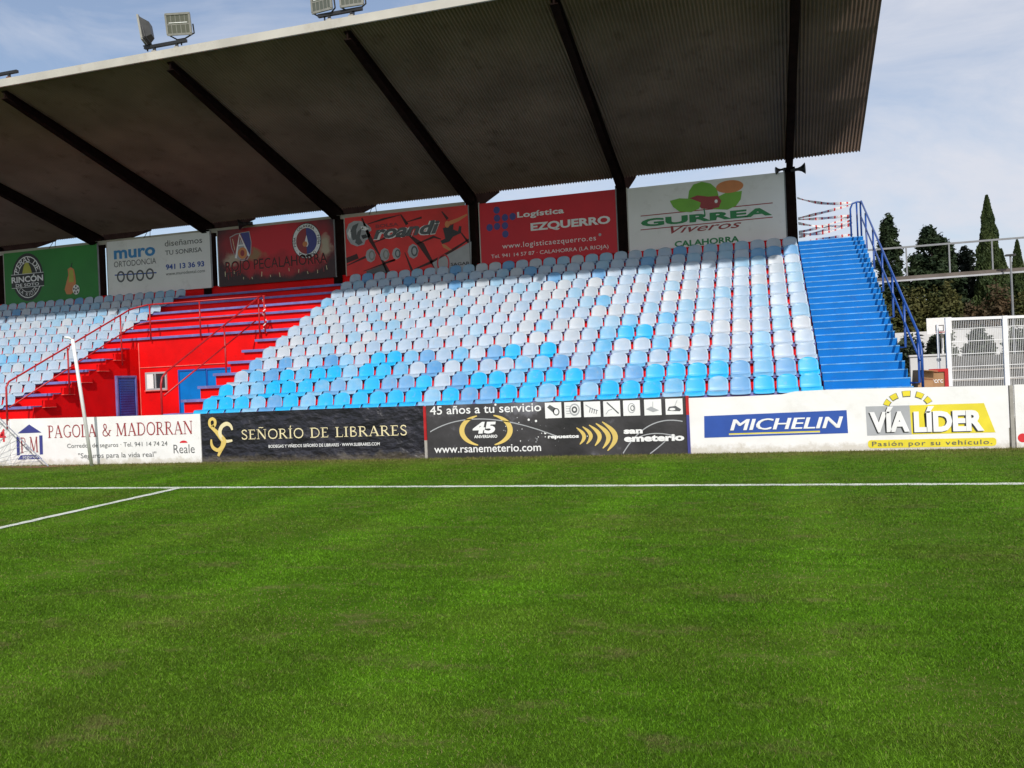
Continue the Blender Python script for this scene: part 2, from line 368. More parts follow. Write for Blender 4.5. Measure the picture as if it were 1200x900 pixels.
class Print:
    """flat shapes printed on a board: every shape is real mesh a few millimetres proud of the panel"""
    def __init__(s, y):
        s.y = y; s.mb = MB(); s.done = []
    def yy(s, layer):
        return s.y - 0.0035 * layer
    def poly(s, pts, m, layer=1):
        y = s.yy(layer)
        s.mb.face([(x, y, z) for x, z in pts], m)
    def curve(s, pts, w, m, layer=1, k=7):
        P = [Vector(p) for p in pts]; out_, ow = [], []; ws = w if isinstance(w, (list, tuple)) else [w] * len(P)
        for i in range(len(P) - 1):
            p0, p1, p2, p3 = P[max(i - 1, 0)], P[i], P[i + 1], P[min(i + 2, len(P) - 1)]
            for j in range(k):
                t = j / k
                q = 0.5 * (2 * p1 + (p2 - p0) * t + (2 * p0 - 5 * p1 + 4 * p2 - p3) * t * t + (3 * p1 - p0 - 3 * p2 + p3) * t ** 3)
                out_.append(tuple(q)); ow.append(ws[i] * (1 - t) + ws[i + 1] * t)
        out_.append(tuple(P[-1])); ow.append(ws[-1])
        s.ribbon(out_, ow, m, layer)
    def ribbon(s, pts, w, m, layer=1):
        n = len(pts); ws = w if isinstance(w, (list, tuple)) else [w] * n
        y = s.yy(layer); L_, R_ = [], []
        for i, (x, z) in enumerate(pts):
            x0, z0 = pts[max(i - 1, 0)]; x1, z1 = pts[min(i + 1, n - 1)]
            if i == 0 and pts[0] == pts[-1]: x0, z0 = pts[-2]
            if i == n - 1 and pts[0] == pts[-1]: x1, z1 = pts[1]
            dx, dz = x1 - x0, z1 - z0; d = math.hypot(dx, dz) or 1
            nx, nz_ = -dz / d * ws[i] / 2, dx / d * ws[i] / 2
            L_.append((x + nx, z + nz_)); R_.append((x - nx, z - nz_))
        for i in range(n - 1):
            s.mb.face([(q[0], y, q[1]) for q in (L_[i], R_[i], R_[i + 1], L_[i + 1])], m)
    def disc(s, c, rx, rz, m, layer=1, n=36, a0=0, a1=360):
        pts = [(c[0] + rx * math.cos(math.radians(a0 + (a1 - a0) * i / n)), c[1] + rz * math.sin(math.radians(a0 + (a1 - a0) * i / n))) for i in range(n + (0 if a1 - a0 == 360 else 1))]
        s.poly(pts, m, layer)
    def arc(s, c, rx, rz, a0, a1, w, m, layer=1, n=24, taper=False):
        pts = [(c[0] + rx * math.cos(math.radians(a0 + (a1 - a0) * i / n)), c[1] + rz * math.sin(math.radians(a0 + (a1 - a0) * i / n))) for i in range(n + 1)]
        ws = [w * (math.sin(math.pi * (0.06 + 0.88 * i / n)) if taper else 1) for i in range(n + 1)]
        s.ribbon(pts, ws, m, layer)
    def rect(s, a, b, m, layer=1):
        s.poly([(a[0], a[1]), (b[0], a[1]), (b[0], b[1]), (a[0], b[1])], m, layer)
    def text(s, body, a, b, m, layer=2, bold=0.0, shear=0.0, ref='H', space=1.0, join=False):
        """baseline-left corner a, top-right corner b (top of the reference glyph)"""
        if not join: s.new_line()
        co, fs = glyph_mesh(body, bold, shear, space)
        rc, _ = glyph_mesh(ref, bold, 0.0)
        h = max(q[1] for q in rc)
        x0 = min(q[0] for q in co); x1 = max(q[0] for q in co)
        kx = (b[0] - a[0]) / (x1 - x0); kz = (b[1] - a[1]) / h
        y = s.yy(layer); k = s.mb.mi(m); base = len(s.mb.v)
        s.mb.v += [(a[0] + (px - x0) * kx, y, a[1] + pz * kz) for px, pz in co]
        for f in fs: s.mb.f.append(tuple(base + i for i in f)); s.mb.m.append(k)
    def new_line(s):
        if s.mb.f: s.done.append(s.mb); s.mb = MB()
    def serif(s, body, a, b, m, layer=2, heavy=1.0):
        s.new_line()
        wtot = sum(SERIF[c][0] + .08 for c in body)
        kx = (b[0] - a[0]) / wtot; kz = b[1] - a[1]; cx = a[0]
        for c in body:
            w, st = SERIF[c]
            for i, (pts, tw) in enumerate(st):
                y0 = s.y; s.y = y0 - 0.0012 * i
                s.ribbon([(cx + px * kx, a[1] + pz * kz) for px, pz in pts], tw * heavy * min(kx, kz), m, layer)
                s.y = y0
            cx += (w + .08) * kx
    def arc_text(s, body, c, rx, rz, a0, a1, size, m, layer=2, bold=0.0, top=True):
        s.new_line()
        n = len(body); y = s.yy(layer); k = s.mb.mi(m)
        for i, ch in enumerate(body):
            if ch == ' ': continue
            ang = math.radians(a0 + (a1 - a0) * (i + 0.5) / n)
            co, fs = glyph_mesh(ch, bold)
            xm = (min(q[0] for q in co) + max(q[0] for q in co)) / 2
            px, pz = c[0] + rx * math.cos(ang), c[1] + rz * math.sin(ang)
            rot = ang - math.pi / 2 if top else ang + math.pi / 2
            cr, sr = math.cos(rot), math.sin(rot); base = len(s.mb.v)
            for q in co:
                gx, gz = (q[0] - xm) * size, (q[1] - 0.34) * size
                s.mb.v.append((px + gx * cr - gz * sr, y, pz + gx * sr + gz * cr))
            for f in fs: s.mb.f.append(tuple(base + j for j in f)); s.mb.m.append(k)
    def build(s, name, parent):
        if name == "lettering":
            s.new_line(); return [q.build(name, parent) for q in s.done]
        for q in s.done:                                  # one emblem: a single mesh
            b = len(s.mb.v); s.mb.v += q.v; s.mb.f += [tuple(b + i for i in f) for f in q.f]; s.mb.m += [s.mb.mi(q.mats[k]) for k in q.m]
        return [s.mb.build(name, parent)]

def face_front(o):
    """printed sheets face the pitch (-y)"""
    me = o.data
    bm = bmesh.new(); bm.from_mesh(me)
    for f in bm.faces:
        f.normal_update()
        if f.normal.y > 0: f.normal_flip()
    bm.to_mesh(me); bm.free()
    return o

# ---------------------------------------------------------------- ground and pitch
def turf_mat(name, mult=1.0, dry=None, blade=False):
    """one colour recipe for the turf and its blades: fine mottling, mowing bands, worn patches, dry margin"""
    m = bpy.data.materials.new(name)
    nt, p = nodes_of(m)
    N, L = nt.nodes, nt.links
    t = N.new("ShaderNodeTexCoord")
    def noise(scale, detail, rough=0.6, vec=None):
        n = N.new("ShaderNodeTexNoise"); n.inputs["Scale"].default_value = scale; n.inputs["Detail"].default_value = detail; n.inputs["Roughness"].default_value = rough
        L.new(vec or t.outputs["Object"], n.inputs["Vector"]); return n.outputs["Fac"]
    def rng_(v, a, b, c, d):
        r = N.new("ShaderNodeMapRange"); r.inputs["From Min"].default_value = a; r.inputs["From Max"].default_value = b; r.inputs["To Min"].default_value = c; r.inputs["To Max"].default_value = d
        L.new(v, r.inputs["Value"]); return r.outputs[0]
    def mixc(f, a, b):
        x = N.new("ShaderNodeMix"); x.data_type = 'RGBA'
        L.new(f, x.inputs["Factor"])
        for k, v in (("A", a), ("B", b)):
            if isinstance(v, tuple): x.inputs[k].default_value = (*v, 1)
            else: L.new(v, x.inputs[k])
        return x.outputs["Result"]
    def mulc(a, f):
        x = N.new("ShaderNodeMix"); x.data_type = 'RGBA'; x.blend_type = 'MULTIPLY'; x.inputs["Factor"].default_value = 1
        L.new(a, x.inputs["A"]); L.new(f, x.inputs["B"]); return x.outputs["Result"]
    fine = noise(60, 6, 0.75)
    k = mult
    c = mixc(rng_(fine, 0.32, 0.68, 0, 1), (0.033 * k, 0.098 * k, 0.003 * k), (0.104 * k, 0.226 * k, 0.008 * k))
    mp1 = N.new("ShaderNodeMapping"); mp1.inputs["Scale"].default_value = (0.7, 1.3, 1); L.new(t.outputs["Object"], mp1.inputs["Vector"])
    mid = noise(2.4, 7, 0.65, mp1.outputs[0])
    c = mulc(c, rng_(mid, 0.34, 0.66, 0.80, 1.22))
    big = noise(0.55, 4, 0.5, mp1.outputs[0])
    c = mixc(rng_(big, 0.42, 0.66, 0, 0.5), c, (0.088 * k, 0.132 * k, 0.014 * k))
    sep = N.new("ShaderNodeSeparateXYZ"); L.new(t.outputs["Object"], sep.inputs[0])
    wv = N.new("ShaderNodeMath"); wv.operation = 'MULTIPLY_ADD'; wv.inputs[1].default_value = 0.22; L.new(mid, wv.inputs[0]); L.new(sep.outputs["X"], wv.inputs[2])
    ml = N.new("ShaderNodeMath"); ml.operation = 'MULTIPLY'; ml.inputs[1].default_value = 2.6; L.new(wv.outputs[0], ml.inputs[0])
    sn = N.new("ShaderNodeMath"); sn.operation = 'SINE'; L.new(ml.outputs[0], sn.inputs[0])
    c = mulc(c, rng_(sn.outputs[0], 0.1, 0.95, 0.94, 1.16))
    worn = noise(1.9, 13, 0.80, mp1.outputs[0])
    c = mixc(rng_(worn, 0.535, 0.68, 0, 0.72), c, (0.165, 0.132, 0.060))
    edge = rng_(sep.outputs["Y"], 16.0, 18.2, 0, 0.95)
    em = N.new("ShaderNodeMath"); em.operation = 'MULTIPLY'; L.new(edge, em.inputs[0]); L.new(rng_(mid, 0.30, 0.62, 0.3, 1.0), em.inputs[1])
    c = mixc(em.outputs[0], c, (0.135, 0.118, 0.035))
    if dry: 
        x = N.new("ShaderNodeMix"); x.data_type = 'RGBA'; x.inputs["Factor"].default_value = dry[1]; L.new(c, x.inputs["A"]); x.inputs["B"].default_value = (*dry[0], 1); c = x.outputs["Result"]
    L.new(c, p.inputs["Base Color"])
    p.inputs["Roughness"].default_value = 0.9 if not blade else 0.6
    p.inputs["Specular IOR Level"].default_value = 0.05 if not blade else 0.12
    if not blade:
        b = N.new("ShaderNodeBump"); b.inputs["Strength"].default_value = 0.8; b.inputs["Distance"].default_value = 0.02
        L.new(fine, b.inputs["Height"]); L.new(b.outputs[0], p.inputs["Normal"])
    return m
M['grass'] = turf_mat("mown_turf", 0.86)
M['earth'] = mat("pale_earth", (0.24, 0.21, 0.15), 0.95, 0.25, 0.3, 0.3, 8)
M['line'] = mat("white_line_paint", (0.62, 0.65, 0.57), 0.9, 0.15, 10, 0.5, 60, dirt=(0.14, 0.22, 0.06), dirt_amt=0.9, dirt_scale=9)

g = MB(); g.face([(-900, -900, -0.02), (900, -900, -0.02), (900, 900, -0.02), (-900, 900, -0.02)], 'earth')
tag(g.build("ground"), kind='structure')
g = MB(); g.face([(-55, -60, 0), (30, -60, 0), (30, 18.36, 0), (-55, 18.36, 0)], 'grass')
tag(g.build("football_field"), kind='structure')

def line_strip(name, a, b, w, z=0.004):
    a, b = Vector((*a, 0)), Vector((*b, 0)); d = (b - a); n = int(d.length / 0.12); d.normalize(); s_ = Vector((-d.y, d.x, 0))
    mb = MB(); pr = None
    for i in range(n + 1):
        c = a + d * (b - a).length * i / n
        e = [w / 2 * (1 + rnd.uniform(-.22, .22)) for _ in range(2)]
        cur = (c + s_ * e[0] + Vector((0, 0, z)), c - s_ * e[1] + Vector((0, 0, z)))
        if pr: mb.face([pr[0], pr[1], cur[1], cur[0]], 'line')
        pr = cur
    return tag(mb.build(name), kind='structure')
line_strip("field_line", (-30, 13.55), (12, 12.53), 0.19)
line_strip("field_line", (-8.2, -6.0), (-10.14, 12.95), 0.15, 0.008)

# grass blades: dense in front, thinning with distance; dry tufts along the boards
BL = [turf_mat("grass_blade_light", 1.34, None, True), turf_mat("grass_blade_dark", 0.60, None, True), turf_mat("grass_blade_dry", 1.0, ((0.22, 0.175, 0.08), 0.7), True)]

def blades(name, xs, ys, hs, wd, dry):
    n = len(xs)
    ang = rng.uniform(0, 2 * np.pi, n); lean = rng.uniform(0.2, 1.5, n) * hs; la = rng.uniform(0, 2 * np.pi, n)
    co = np.zeros((n, 3, 3))
    co[:, 0, 0] = xs - np.cos(ang) * wd; co[:, 0, 1] = ys - np.sin(ang) * wd
    co[:, 1, 0] = xs + np.cos(ang) * wd; co[:, 1, 1] = ys + np.sin(ang) * wd
    co[:, 2, 0] = xs + np.cos(la) * lean; co[:, 2, 1] = ys + np.sin(la) * lean; co[:, 2, 2] = hs
    me = bpy.data.meshes.new(name)
    me.vertices.add(3 * n); me.vertices.foreach_set("co", co.ravel())
    me.loops.add(3 * n); me.loops.foreach_set("vertex_index", np.arange(3 * n, dtype=np.int32))
    me.polygons.add(n); me.polygons.foreach_set("loop_start", np.arange(0, 3 * n, 3, dtype=np.int32))
    try: me.polygons.foreach_set("loop_total", np.full(n, 3, dtype=np.int32))
    except Exception: pass
    for q in BL: me.materials.append(q)
    r = rng.uniform(0, 1, n)
    me.polygons.foreach_set("material_index", np.where(r < dry, 2, np.where(r < dry + (1 - dry) * 0.45, 1, 0)).astype(np.int32))
    me.update(); me.validate()
    o = bpy.data.objects.new(name, me); C.objects.link(o)
    return o

def wornness(x, y):
    return (np.sin(x * 1.9 + np.sin(y * 1.3) * 1.7) + np.sin(y * 2.7 + x * 0.8 + 1.3) + np.sin(x * 4.1 - y * 3.3) * 0.7) / 2.7
N0 = 1000000
dd = 2.3 * (23.0 / 2.3) ** rng.uniform(0, 1, N0) ** 0.95          # distance in front of the camera
tt = np.where(rng.uniform(0, 1, N0) < 0.70, rng.uniform(-0.66, 0.66, N0), rng.normal(0, 0.85, N0))
fy, rx_ = dd, dd * tt
xs = R[0] * rx_ - BK[0] * fy; ys = R[1] * rx_ - BK[1] * fy
w_ = wornness(xs, ys)
keep = (np.abs(tt) < 2.2) & (rng.uniform(0, 1, N0) > np.clip((w_ - 0.25) * 0.9, 0, 0.55)) & (ys < 18.1) & ((np.abs(ys - (13.55 - 0.0243 * (xs + 30))) > 0.11) | (rng.uniform(0, 1, N0) < 0.6))
xs, ys, dd, w_ = xs[keep], ys[keep], dd[keep], w_[keep]
hs = rng.uniform(0.007, 0.018, len(xs)) * np.where(w_ > 0.4, 0.75, 1.0)
blade_o = blades("grass", xs, ys, hs, 0.0014 * (dd / 3.0) ** 0.9, np.clip(0.05 + (w_ - 0.2) * 0.30, 0.03, 0.25))
tag(blade_o, "short mown green grass with worn straw-coloured patches on the pitch", "grass", kind='stuff')
n2 = 16000
xs = rng.uniform(-24, 7, n2); ys = 18.14 - np.abs(rng.normal(0, 0.28, n2)) - 0.03
tuft = blades("dry_grass", xs, ys, rng.uniform(0.015, 0.055, n2), np.full(n2, 0.005), np.full(n2, 0.4))
tag(tuft, "straggly dry grass growing along the foot of the advertising boards", "grass", kind='stuff')

# ---------------------------------------------------------------- grandstand
XR, XL1, XGL, XFAR = 1.20, -14.70, -19.66, -36.5    # right block right end, right block left end, left block right end, far left
YFR = lambda i: 18.38 + 0.709 * i
ZS = lambda i: 1.24 + 0.3468 * i
stand = thing("grandstand", "red and blue covered grandstand with a brown corrugated roof on dark steel pillars", "grandstand", (-9, 23, 0))

def profile(i0, i1, zbase):
    p = [(28.3, zbase), (YFR(i0) + 0.08, zbase)]
    for i in range(i0, i1 + 1):
        p.append((YFR(i) + 0.08, ZS(i) - 0.035))
        p.append(((YFR(i + 1) + 0.08) if i < i1 else 28.3, ZS(i) - 0.035))
    return p
for x0, x1, i0 in ((XL1, XR, 0), (XFAR, XGL, 0)):
    mb = MB(); mb.prism(profile(i0, 12, 0.0), x0, x1, 'red'); mb.build("terrace", stand)
mb = MB(); mb.prism(profile(7, 12, 0.0), XGL + 0.003, XL1 - 0.003, 'red'); mb.build("terrace", stand)
# blue bench slabs
for i in range(13):
    spans = [(-34.5, -19.69), (-14.74, 1.19)] if i < 7 else [(-34.5, 1.19)]
    for a, b in spans:
        mb = MB(); mb.box(a, b, YFR(i), YFR(i) + 0.46, ZS(i) - 0.075, ZS(i), 'lilac'); mb.build("bench_slab", stand)
# low half-steps beside the left block's slabs
for i in range(1, 6):
    mb = MB(); mb.box(-19.66, -19.56, YFR(i) + 0.36, YFR(i + 1) + 0.06, ZS(i) - 0.05, ZS(i) + 0.15, 'red')
    mb.box(-19.66, -19.555, YFR(i) + 0.355, YFR(i + 1) + 0.065, ZS(i) - 0.062, ZS(i) - 0.05, 'red_edge')  # paler strip: the lit lower edge of the step, put into the colour
    mb.build("aisle_step", stand)
# back wall behind the top row
mb = MB(); mb.box(XFAR, XR, 28.06, 28.24, 5.3, 5.86, 'red'); mb.build("back_wall", stand)
# louvred door in the left block's side wall
dr = MB(); xw = XGL + 0.05
dr.box(XGL + 0.004, xw, 22.38, 23.16, 0.0, 2.37, 'door_blue')
d_o = dr.build("door", stand)
fr = MB()
fr.box(XGL + 0.004, xw + 0.03, 22.32, 22.38, 0, 2.43, 'lilac'); fr.box(XGL + 0.004, xw + 0.03, 23.16, 23.22, 0, 2.43, 'lilac'); fr.box(XGL + 0.004, xw + 0.03, 22.38, 23.16, 2.37, 2.43, 'lilac')
fr.build("frame", d_o)
lv = MB()
for k in range(26):
    z = 0.25 + k * 0.08
    lv.box(xw, xw + 0.022, 22.46, 23.08, z, z + 0.05, 'door_blue')
lv.build("louvre", d_o)
# small window and blue double door in the wall at the back of the gap
YW = YFR(7) + 0.08
wm = MB()
for a, b, c, d in ((-19.38, -18.56, 1.93, 1.99), (-19.38, -18.56, 2.46, 2.52), (-19.38, -19.32, 1.99, 2.46), (-18.62, -18.56, 1.99, 2.46), (-19.02, -18.97, 1.99, 2.46)):
    wm.box(a, b, YW - 0.05, YW - 0.004, c, d, 'ink_grey')
w_o = wm.build("window", stand)
wp = MB(); wp.box(-19.32, -18.62, YW - 0.025, YW - 0.006, 1.99, 2.46, 'dark_glass'); wp.build("pane", w_o)
sh = MB(); sh.box(-19.32, -19.07, YW - 0.045, YW - 0.03, 1.99, 2.46, 'white'); sh.build("sliding_sash", w_o)
sl = MB(); sl.box(-19.40, -18.54, YW - 0.08, YW - 0.004, 1.90, 1.93, 'red_edge'); sl.build("sill", w_o)
for a, b in ((-18.09, -17.06), (-17.03, -16.0)):
    mb = MB(); mb.box(a, b, YW - 0.06, YW - 0.004, 0.0, 2.55, 'stair_blue'); leaf = mb.build("door", stand)
    mb = MB(); mb.box(a, a + 0.05, YW - 0.08, YW - 0.06, 0.0, 2.55, 'door_blue'); mb.box(a + 0.05, b, YW - 0.08, YW - 0.06, 2.49, 2.55, 'door_blue'); mb.build("frame", leaf)

mb = MB(); mb.tube([(XGL + .05, YW - .02, 0.2), (XGL + .05, YW - .02, 3.5)], .014, 'red_edge', 6); mb.tube([(XGL + .06, YW - .02, 2.68), (-16.3, YW - .02, 2.68), (-16.3, YW - .02, 3.4)], .013, 'red_edge', 6); mb.build("conduit", stand)
hd = MB(); hd.tube([(xw + .02, 22.44, 1.05), (xw + .07, 22.44, 1.05), (xw + .07, 22.54, 1.05)], .012, 'galv', 6); hd.build("handle", d_o)
# blue staircase at the right end: two steps to a row
st = MB(); prof = [(28.3, 0.0), (18.38, 0.0)]
SX0, SX1 = 1.215, 2.84
for k in range(26):
    y0 = 18.38 + 0.3545 * k; z1 = 1.24 + 0.1734 * k
    prof.append((y0, z1)); prof.append((y0 + 0.3545 if k < 25 else 28.3, z1))
st.prism(prof, SX0, SX1, 'stair_blue')
SXE = lambda y: 2.85 + 0.0215 * (y - 18.38)          # the outer edge runs slightly outwards
st.v = [(SXE(y) if x > 2 else x, y, z) for x, y, z in st.v]
stair = st.build("staircase", stand)
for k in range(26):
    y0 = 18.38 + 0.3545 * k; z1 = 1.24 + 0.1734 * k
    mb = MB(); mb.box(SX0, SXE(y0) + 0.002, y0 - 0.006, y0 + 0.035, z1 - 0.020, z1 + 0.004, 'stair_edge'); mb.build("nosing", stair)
# concrete ledge beside the foot of the staircase
mb = MB(); mb.box(2.93, 4.3, 18.42, 20.2, 0.0, 1.17, 'concrete'); mb.build("ledge", stand)

# roof: corrugated sheets rising towards the pitch
YR0, ZR0, YR1, ZR1 = 28.32, 8.35, 19.02, 10.57
def roof_sheet():
    pitch, amp, seg = 0.092, 0.024, 6
    nx = int((3.15 + 36.5) / pitch * seg)
    rows = [0.0, 0.33, 0.331, 0.66, 0.661, 1.0]; lift = [0.0, 0.0, 0.012, 0.012, 0.024, 0.024]
    sl_ = Vector((0, YR1 - YR0, ZR1 - ZR0)).normalized(); nrm = Vector((0, -sl_.z, sl_.y)); nrm = nrm if nrm.z > 0 else -nrm
    V, F = [], []
    for side in (0, 1):
        for t, lf in zip(rows, lift):
            y = YR0 + (YR1 - YR0) * t; z = ZR0 + (ZR1 - ZR0) * t
            xe = 2.92 + 0.027 * (y - YR1)
            for i in range(nx + 1):
                x = -36.5 + (xe + 36.5) * i / nx
                h = amp * math.sin(2 * math.pi * i / seg) + lf + 0.012 * side
                V.append((x, y + nrm.y * h, z + nrm.z * h))
    n1 = nx + 1; nr = len(rows)
    for side in (0, 1):
        o = side * nr * n1
        for r in range(nr - 1):
            for i in range(nx):
                q = (o + r * n1 + i, o + r * n1 + i + 1, o + (r + 1) * n1 + i + 1, o + (r + 1) * n1 + i)
                F.append(q if side == 0 else q[::-1])
    for r in (0, nr - 1):
        for i in range(nx):
            F.append((r * n1 + i, r * n1 + i + 1, nr * n1 + r * n1 + i + 1, nr * n1 + r * n1 + i))
    me = bpy.data.meshes.new("roof"); me.from_pydata(V, [], F); me.materials.append(M['roof']); me.update()
    me.polygons.foreach_set("use_smooth", [True] * len(F))
    o = bpy.data.objects.new("roof", me); C.objects.link(o); o.parent = stand; o.matrix_parent_inverse = Matrix.Translation(-stand.location)
    return o
roof = roof_sheet()
mb = MB(); mb.box(-36.5, 2.92, YR1 - 0.06, YR1 - 0.005, ZR1 + 0.0, ZR1 + 0.215, 'cream'); mb.box(-36.5, 2.92, YR1 - 0.005, YR1 + 0.35, ZR1 + 0.16, ZR1 + 0.215, 'cream')
mb.build("fascia", roof)
PX = [-35.6, -30.55, -25.40, -20.20, -14.66, -9.48, -4.24, 1.07]
for x in PX:
    rf = MB()
    def zt(y): return ZR0 + (ZR1 - ZR0) * (y - YR0) / (YR1 - YR0) - 0.03
    # I-section: bottom flange, web, top flange, all tapering towards the pitch
    rf.prism([(28.46, zt(28.46)), (19.12, zt(19.12)), (19.12, zt(19.12) - 0.20), (28.46, zt(28.46) - 0.50)], x - 0.02, x + 0.02, 'steel')
    rf.prism([(28.46, zt(28.46) - 0.50), (19.12, zt(19.12) - 0.20), (19.12, zt(19.12) - 0.225), (28.46, zt(28.46) - 0.53)], x - 0.10, x + 0.10, 'steel')
    rf.prism([(28.46, zt(28.46)), (19.12, zt(19.12)), (19.12, zt(19.12) - 0.02), (28.46, zt(28.46) - 0.02)], x - 0.10, x + 0.10, 'steel')
    if x < 1.0:   # rear stub behind the pillar
        rf.prism([(28.46, 7.82), (31.3, 9.0), (31.4, 9.25), (28.46, 8.75)], x - 0.10, x + 0.10, 'steel')
    rf.build("rafter", roof)
    pl = MB(); zt_ = zt(28.3) - 0.3
    pl.box(x - 0.17, x + 0.17, 28.00, 28.025, 5.33, zt_, 'steel'); pl.box(x - 0.17, x + 0.17, 28.40, 28.425, 5.33, zt_, 'steel'); pl.box(x - 0.14, x + 0.14, 28.025, 28.40, 5.33, zt_, 'steel')
    pl.build("pillar", stand)
# cream rail behind the hoardings of the left half
mb = MB(); mb.box(-35.4, -9.7, 28.06, 28.12, 7.90, 8.05, 'cream'); mb.build("rear_rail", stand)

# ---------------------------------------------------------------- railings
def railing(name, label, top, mid, posts, m, r=0.028):
    """top and mid rails as point lists, posts as (foot, head) pairs"""
    o = thing(name, label, "railing", posts[0][0])
    a = MB(); a.tube(top, r, m); a.build("top_rail", o, smooth=True)
    if mid: b = MB(); b.tube(mid, r * 0.85, m); b.build("mid_rail", o, smooth=True)
    for pp in posts:
        q = MB(); q.tube(list(pp), r * 0.95, m); q.build("post", o, smooth=True)
    return o
SL = 0.3468 / 0.709
def on(x, y, dz): return (x, y, 1.24 + SL * (y - 18.38) + dz)
xr = 3.03
ys_ = [18.75, 20.3, 21.85, 23.4, 24.95, 26.4]
railing("stair_railing", "blue tubular railing climbing the outer side of the blue staircase",
        [(xr, 18.42, 1.17), (xr, 18.40, 1.80), (xr, 18.46, 1.98), on(xr, 18.75, 0.90), on(xr, 27.3, 1.02), (xr, 27.48, 6.62), (xr, 27.55, 6.5), (xr, 27.56, 5.58)],
        [on(xr, 18.6, 0.40), on(xr, 27.5, 0.50)],
        [((SXE(y) - 0.01, y, 1.24 + SL * (y - 18.38) - 0.12), (xr, y, 1.24 + SL * (y - 18.38) - 0.12), on(xr, y, 0.94)) for y in ys_], 'rail_blue', 0.027)
xr2 = 2.72
railing("landing_railing", "short blue hooped rail at the head of the blue staircase",
        [(xr2, 27.30, 5.58), (xr2, 27.30, 6.42), (xr2 + 0.06, 27.31, 6.57), (xr2 + 0.2, 27.32, 6.62), (xr, 27.34, 6.60)], None,
        [((2.9, 27.32, 5.58), (2.9, 27.32, 6.60))], 'rail_blue', 0.026)
xl = -19.50
railing("aisle_railing", "red railing climbing beside the left seat block and crossing above the gap",
        [(xl, 18.12, 1.0), (xl, 18.13, 2.12), (xl, 18.22, 2.27), on(xl, 22.9, 1.09), (xl + 0.05, 23.25, 4.66), (xl + 0.4, 23.32, 4.72), (-14.76, 23.32, 4.70)],
        [on(xl, 18.2, 0.42), on(xl, 22.9, 0.50), (xl + 0.05, 23.25, 4.10), (xl + 0.4, 23.32, 4.15), (-14.76, 23.32, 4.15)],
        [(on(xl, 20.3, -0.3), on(xl, 20.3, 1.06)), (on(xl, 22.5, -0.5), on(xl, 22.5, 1.08)), ((-19.05, 23.32, 3.55), (-19.05, 23.32, 4.72)), ((-17.15, 23.32, 3.55), (-17.15, 23.32, 4.71)), ((-14.80, 23.32, 3.55), (-14.80, 23.32, 4.70))], 'rail_red', 0.026)
xq = -14.86
railing("gap_railing", "red railing running down the near side of the stairwell gap",
        [(-14.80, 23.2, 4.70), on(xq, 22.9, 1.08), on(xq, 18.75, 0.92), (xq, 18.55, 2.18), (xq, 18.5, 2.0), (xq, 18.48, 0.6)],
        [on(xq, 22.9, 0.45), on(xq, 18.6, 0.36)],
        [(on(xq, 21.3, -0.9), on(xq, 21.3, 1.03)), ((-14.93, 23.22, 3.4), (-14.93, 23.22, 4.70))], 'rail_red', 0.026)

# ---------------------------------------------------------------- front advertising boards (plane y = 18.15)
YB_F = 18.15
BG_F = "advertising boards along the foot of the stand"
BG_B = "sponsor hoardings under the roof at the back of the stand"
def board(label, x0, x1, m, top=None, z1=1.21, group=BG_F, y=YB_F, z0=-0.04, thick=0.05):
    o = thing("advertising_board", label, "advertising board", ((x0 + x1) / 2, y, max(z0, 0)), group)
    p = MB()
    prof = top or [(x0, z1), (x1, z1)]
    n = len(prof)
    pts = [(x0, z0), (x1, z0)] + prof[::-1]
    b = len(p.v); k = p.mi(m); nn = len(pts)
    for yy in (y, y + thick): p.v += [(x, yy, z) for x, z in pts]
    p.f.append(tuple(range(b, b + nn))); p.m.append(k)
    p.f.append(tuple(b + nn + i for i in reversed(range(nn)))); p.m.append(k)
    for i in range(nn):
        j = (i + 1) % nn; p.f.append((b + i, b + nn + i, b + nn + j, b + j)); p.m.append(k)
    p.build("panel", o)
    return o
def put(pr, name, o):
    for q in pr.build(name, o): face_front(q)

# far left, mostly out of the picture
o = board("white board with red lettering behind the goal net, left end of the row", -24.5, -19.49, 'white_board', z1=1.26)
pr = Print(YB_F); pr.text("4", (-19.86, 0.66), (-19.60, 1.0), 'ink_red', bold=0.01); put(pr, "lettering", o)
# PAGOLA & MADORRAN
o = board("white board with maroon PAGOLA & MADORRAN lettering and a navy house emblem", -19.46, -13.47, 'white_board', top=[(-19.46, 1.26), (-16.5, 1.23), (-13.47, 1.215)])
pr = Print(YB_F)
pr.serif("PAGOLA & MADORRAN", (-18.188, 0.724), (-13.669, 1.050), 'ink_maroon')
pr.text("Corredor de seguros · Tel. 941 14 74 24", (-17.576, 0.446), (-14.458, 0.555), 'ink_darkgrey')
pr.text("\"Seguros para la vida real\"", (-17.233, 0.171), (-14.804, 0.298), 'ink_darkgrey')
pr.text("Reale", (-14.282, 0.245), (-13.661, 0.463), 'ink_darkgrey', bold=-0.005)
put(pr, "lettering", o)
pr = Print(YB_F)
pr.poly([(-19.202, 0.869), (-18.398, 0.873), (-18.798, 1.101)], 'ink_navy')
pr.poly([(-19.243, 0.785), (-19.137, 0.788), (-19.151, 0.288), (-19.252, 0.277)], 'ink_navy')
pr.poly([(-18.482, 0.797), (-18.372, 0.799), (-18.380, 0.293), (-18.484, 0.288)], 'ink_navy')
pr.poly([(-19.239, 0.165), (-18.405, 0.174), (-18.546, 0.287), (-19.120, 0.282)], 'ink_navy')
pr.text("seguros", (-19.056, 0.197), (-18.559, 0.257), 'ink_white', ref='x')
pr.serif("P", (-19.117, 0.341), (-18.912, 0.758), 'ink_maroon'); pr.serif("M", (-18.807, 0.355), (-18.502, 0.768), 'ink_maroon')
pr.text("de", (-18.951, 0.432), (-18.809, 0.546), 'ink_navy')
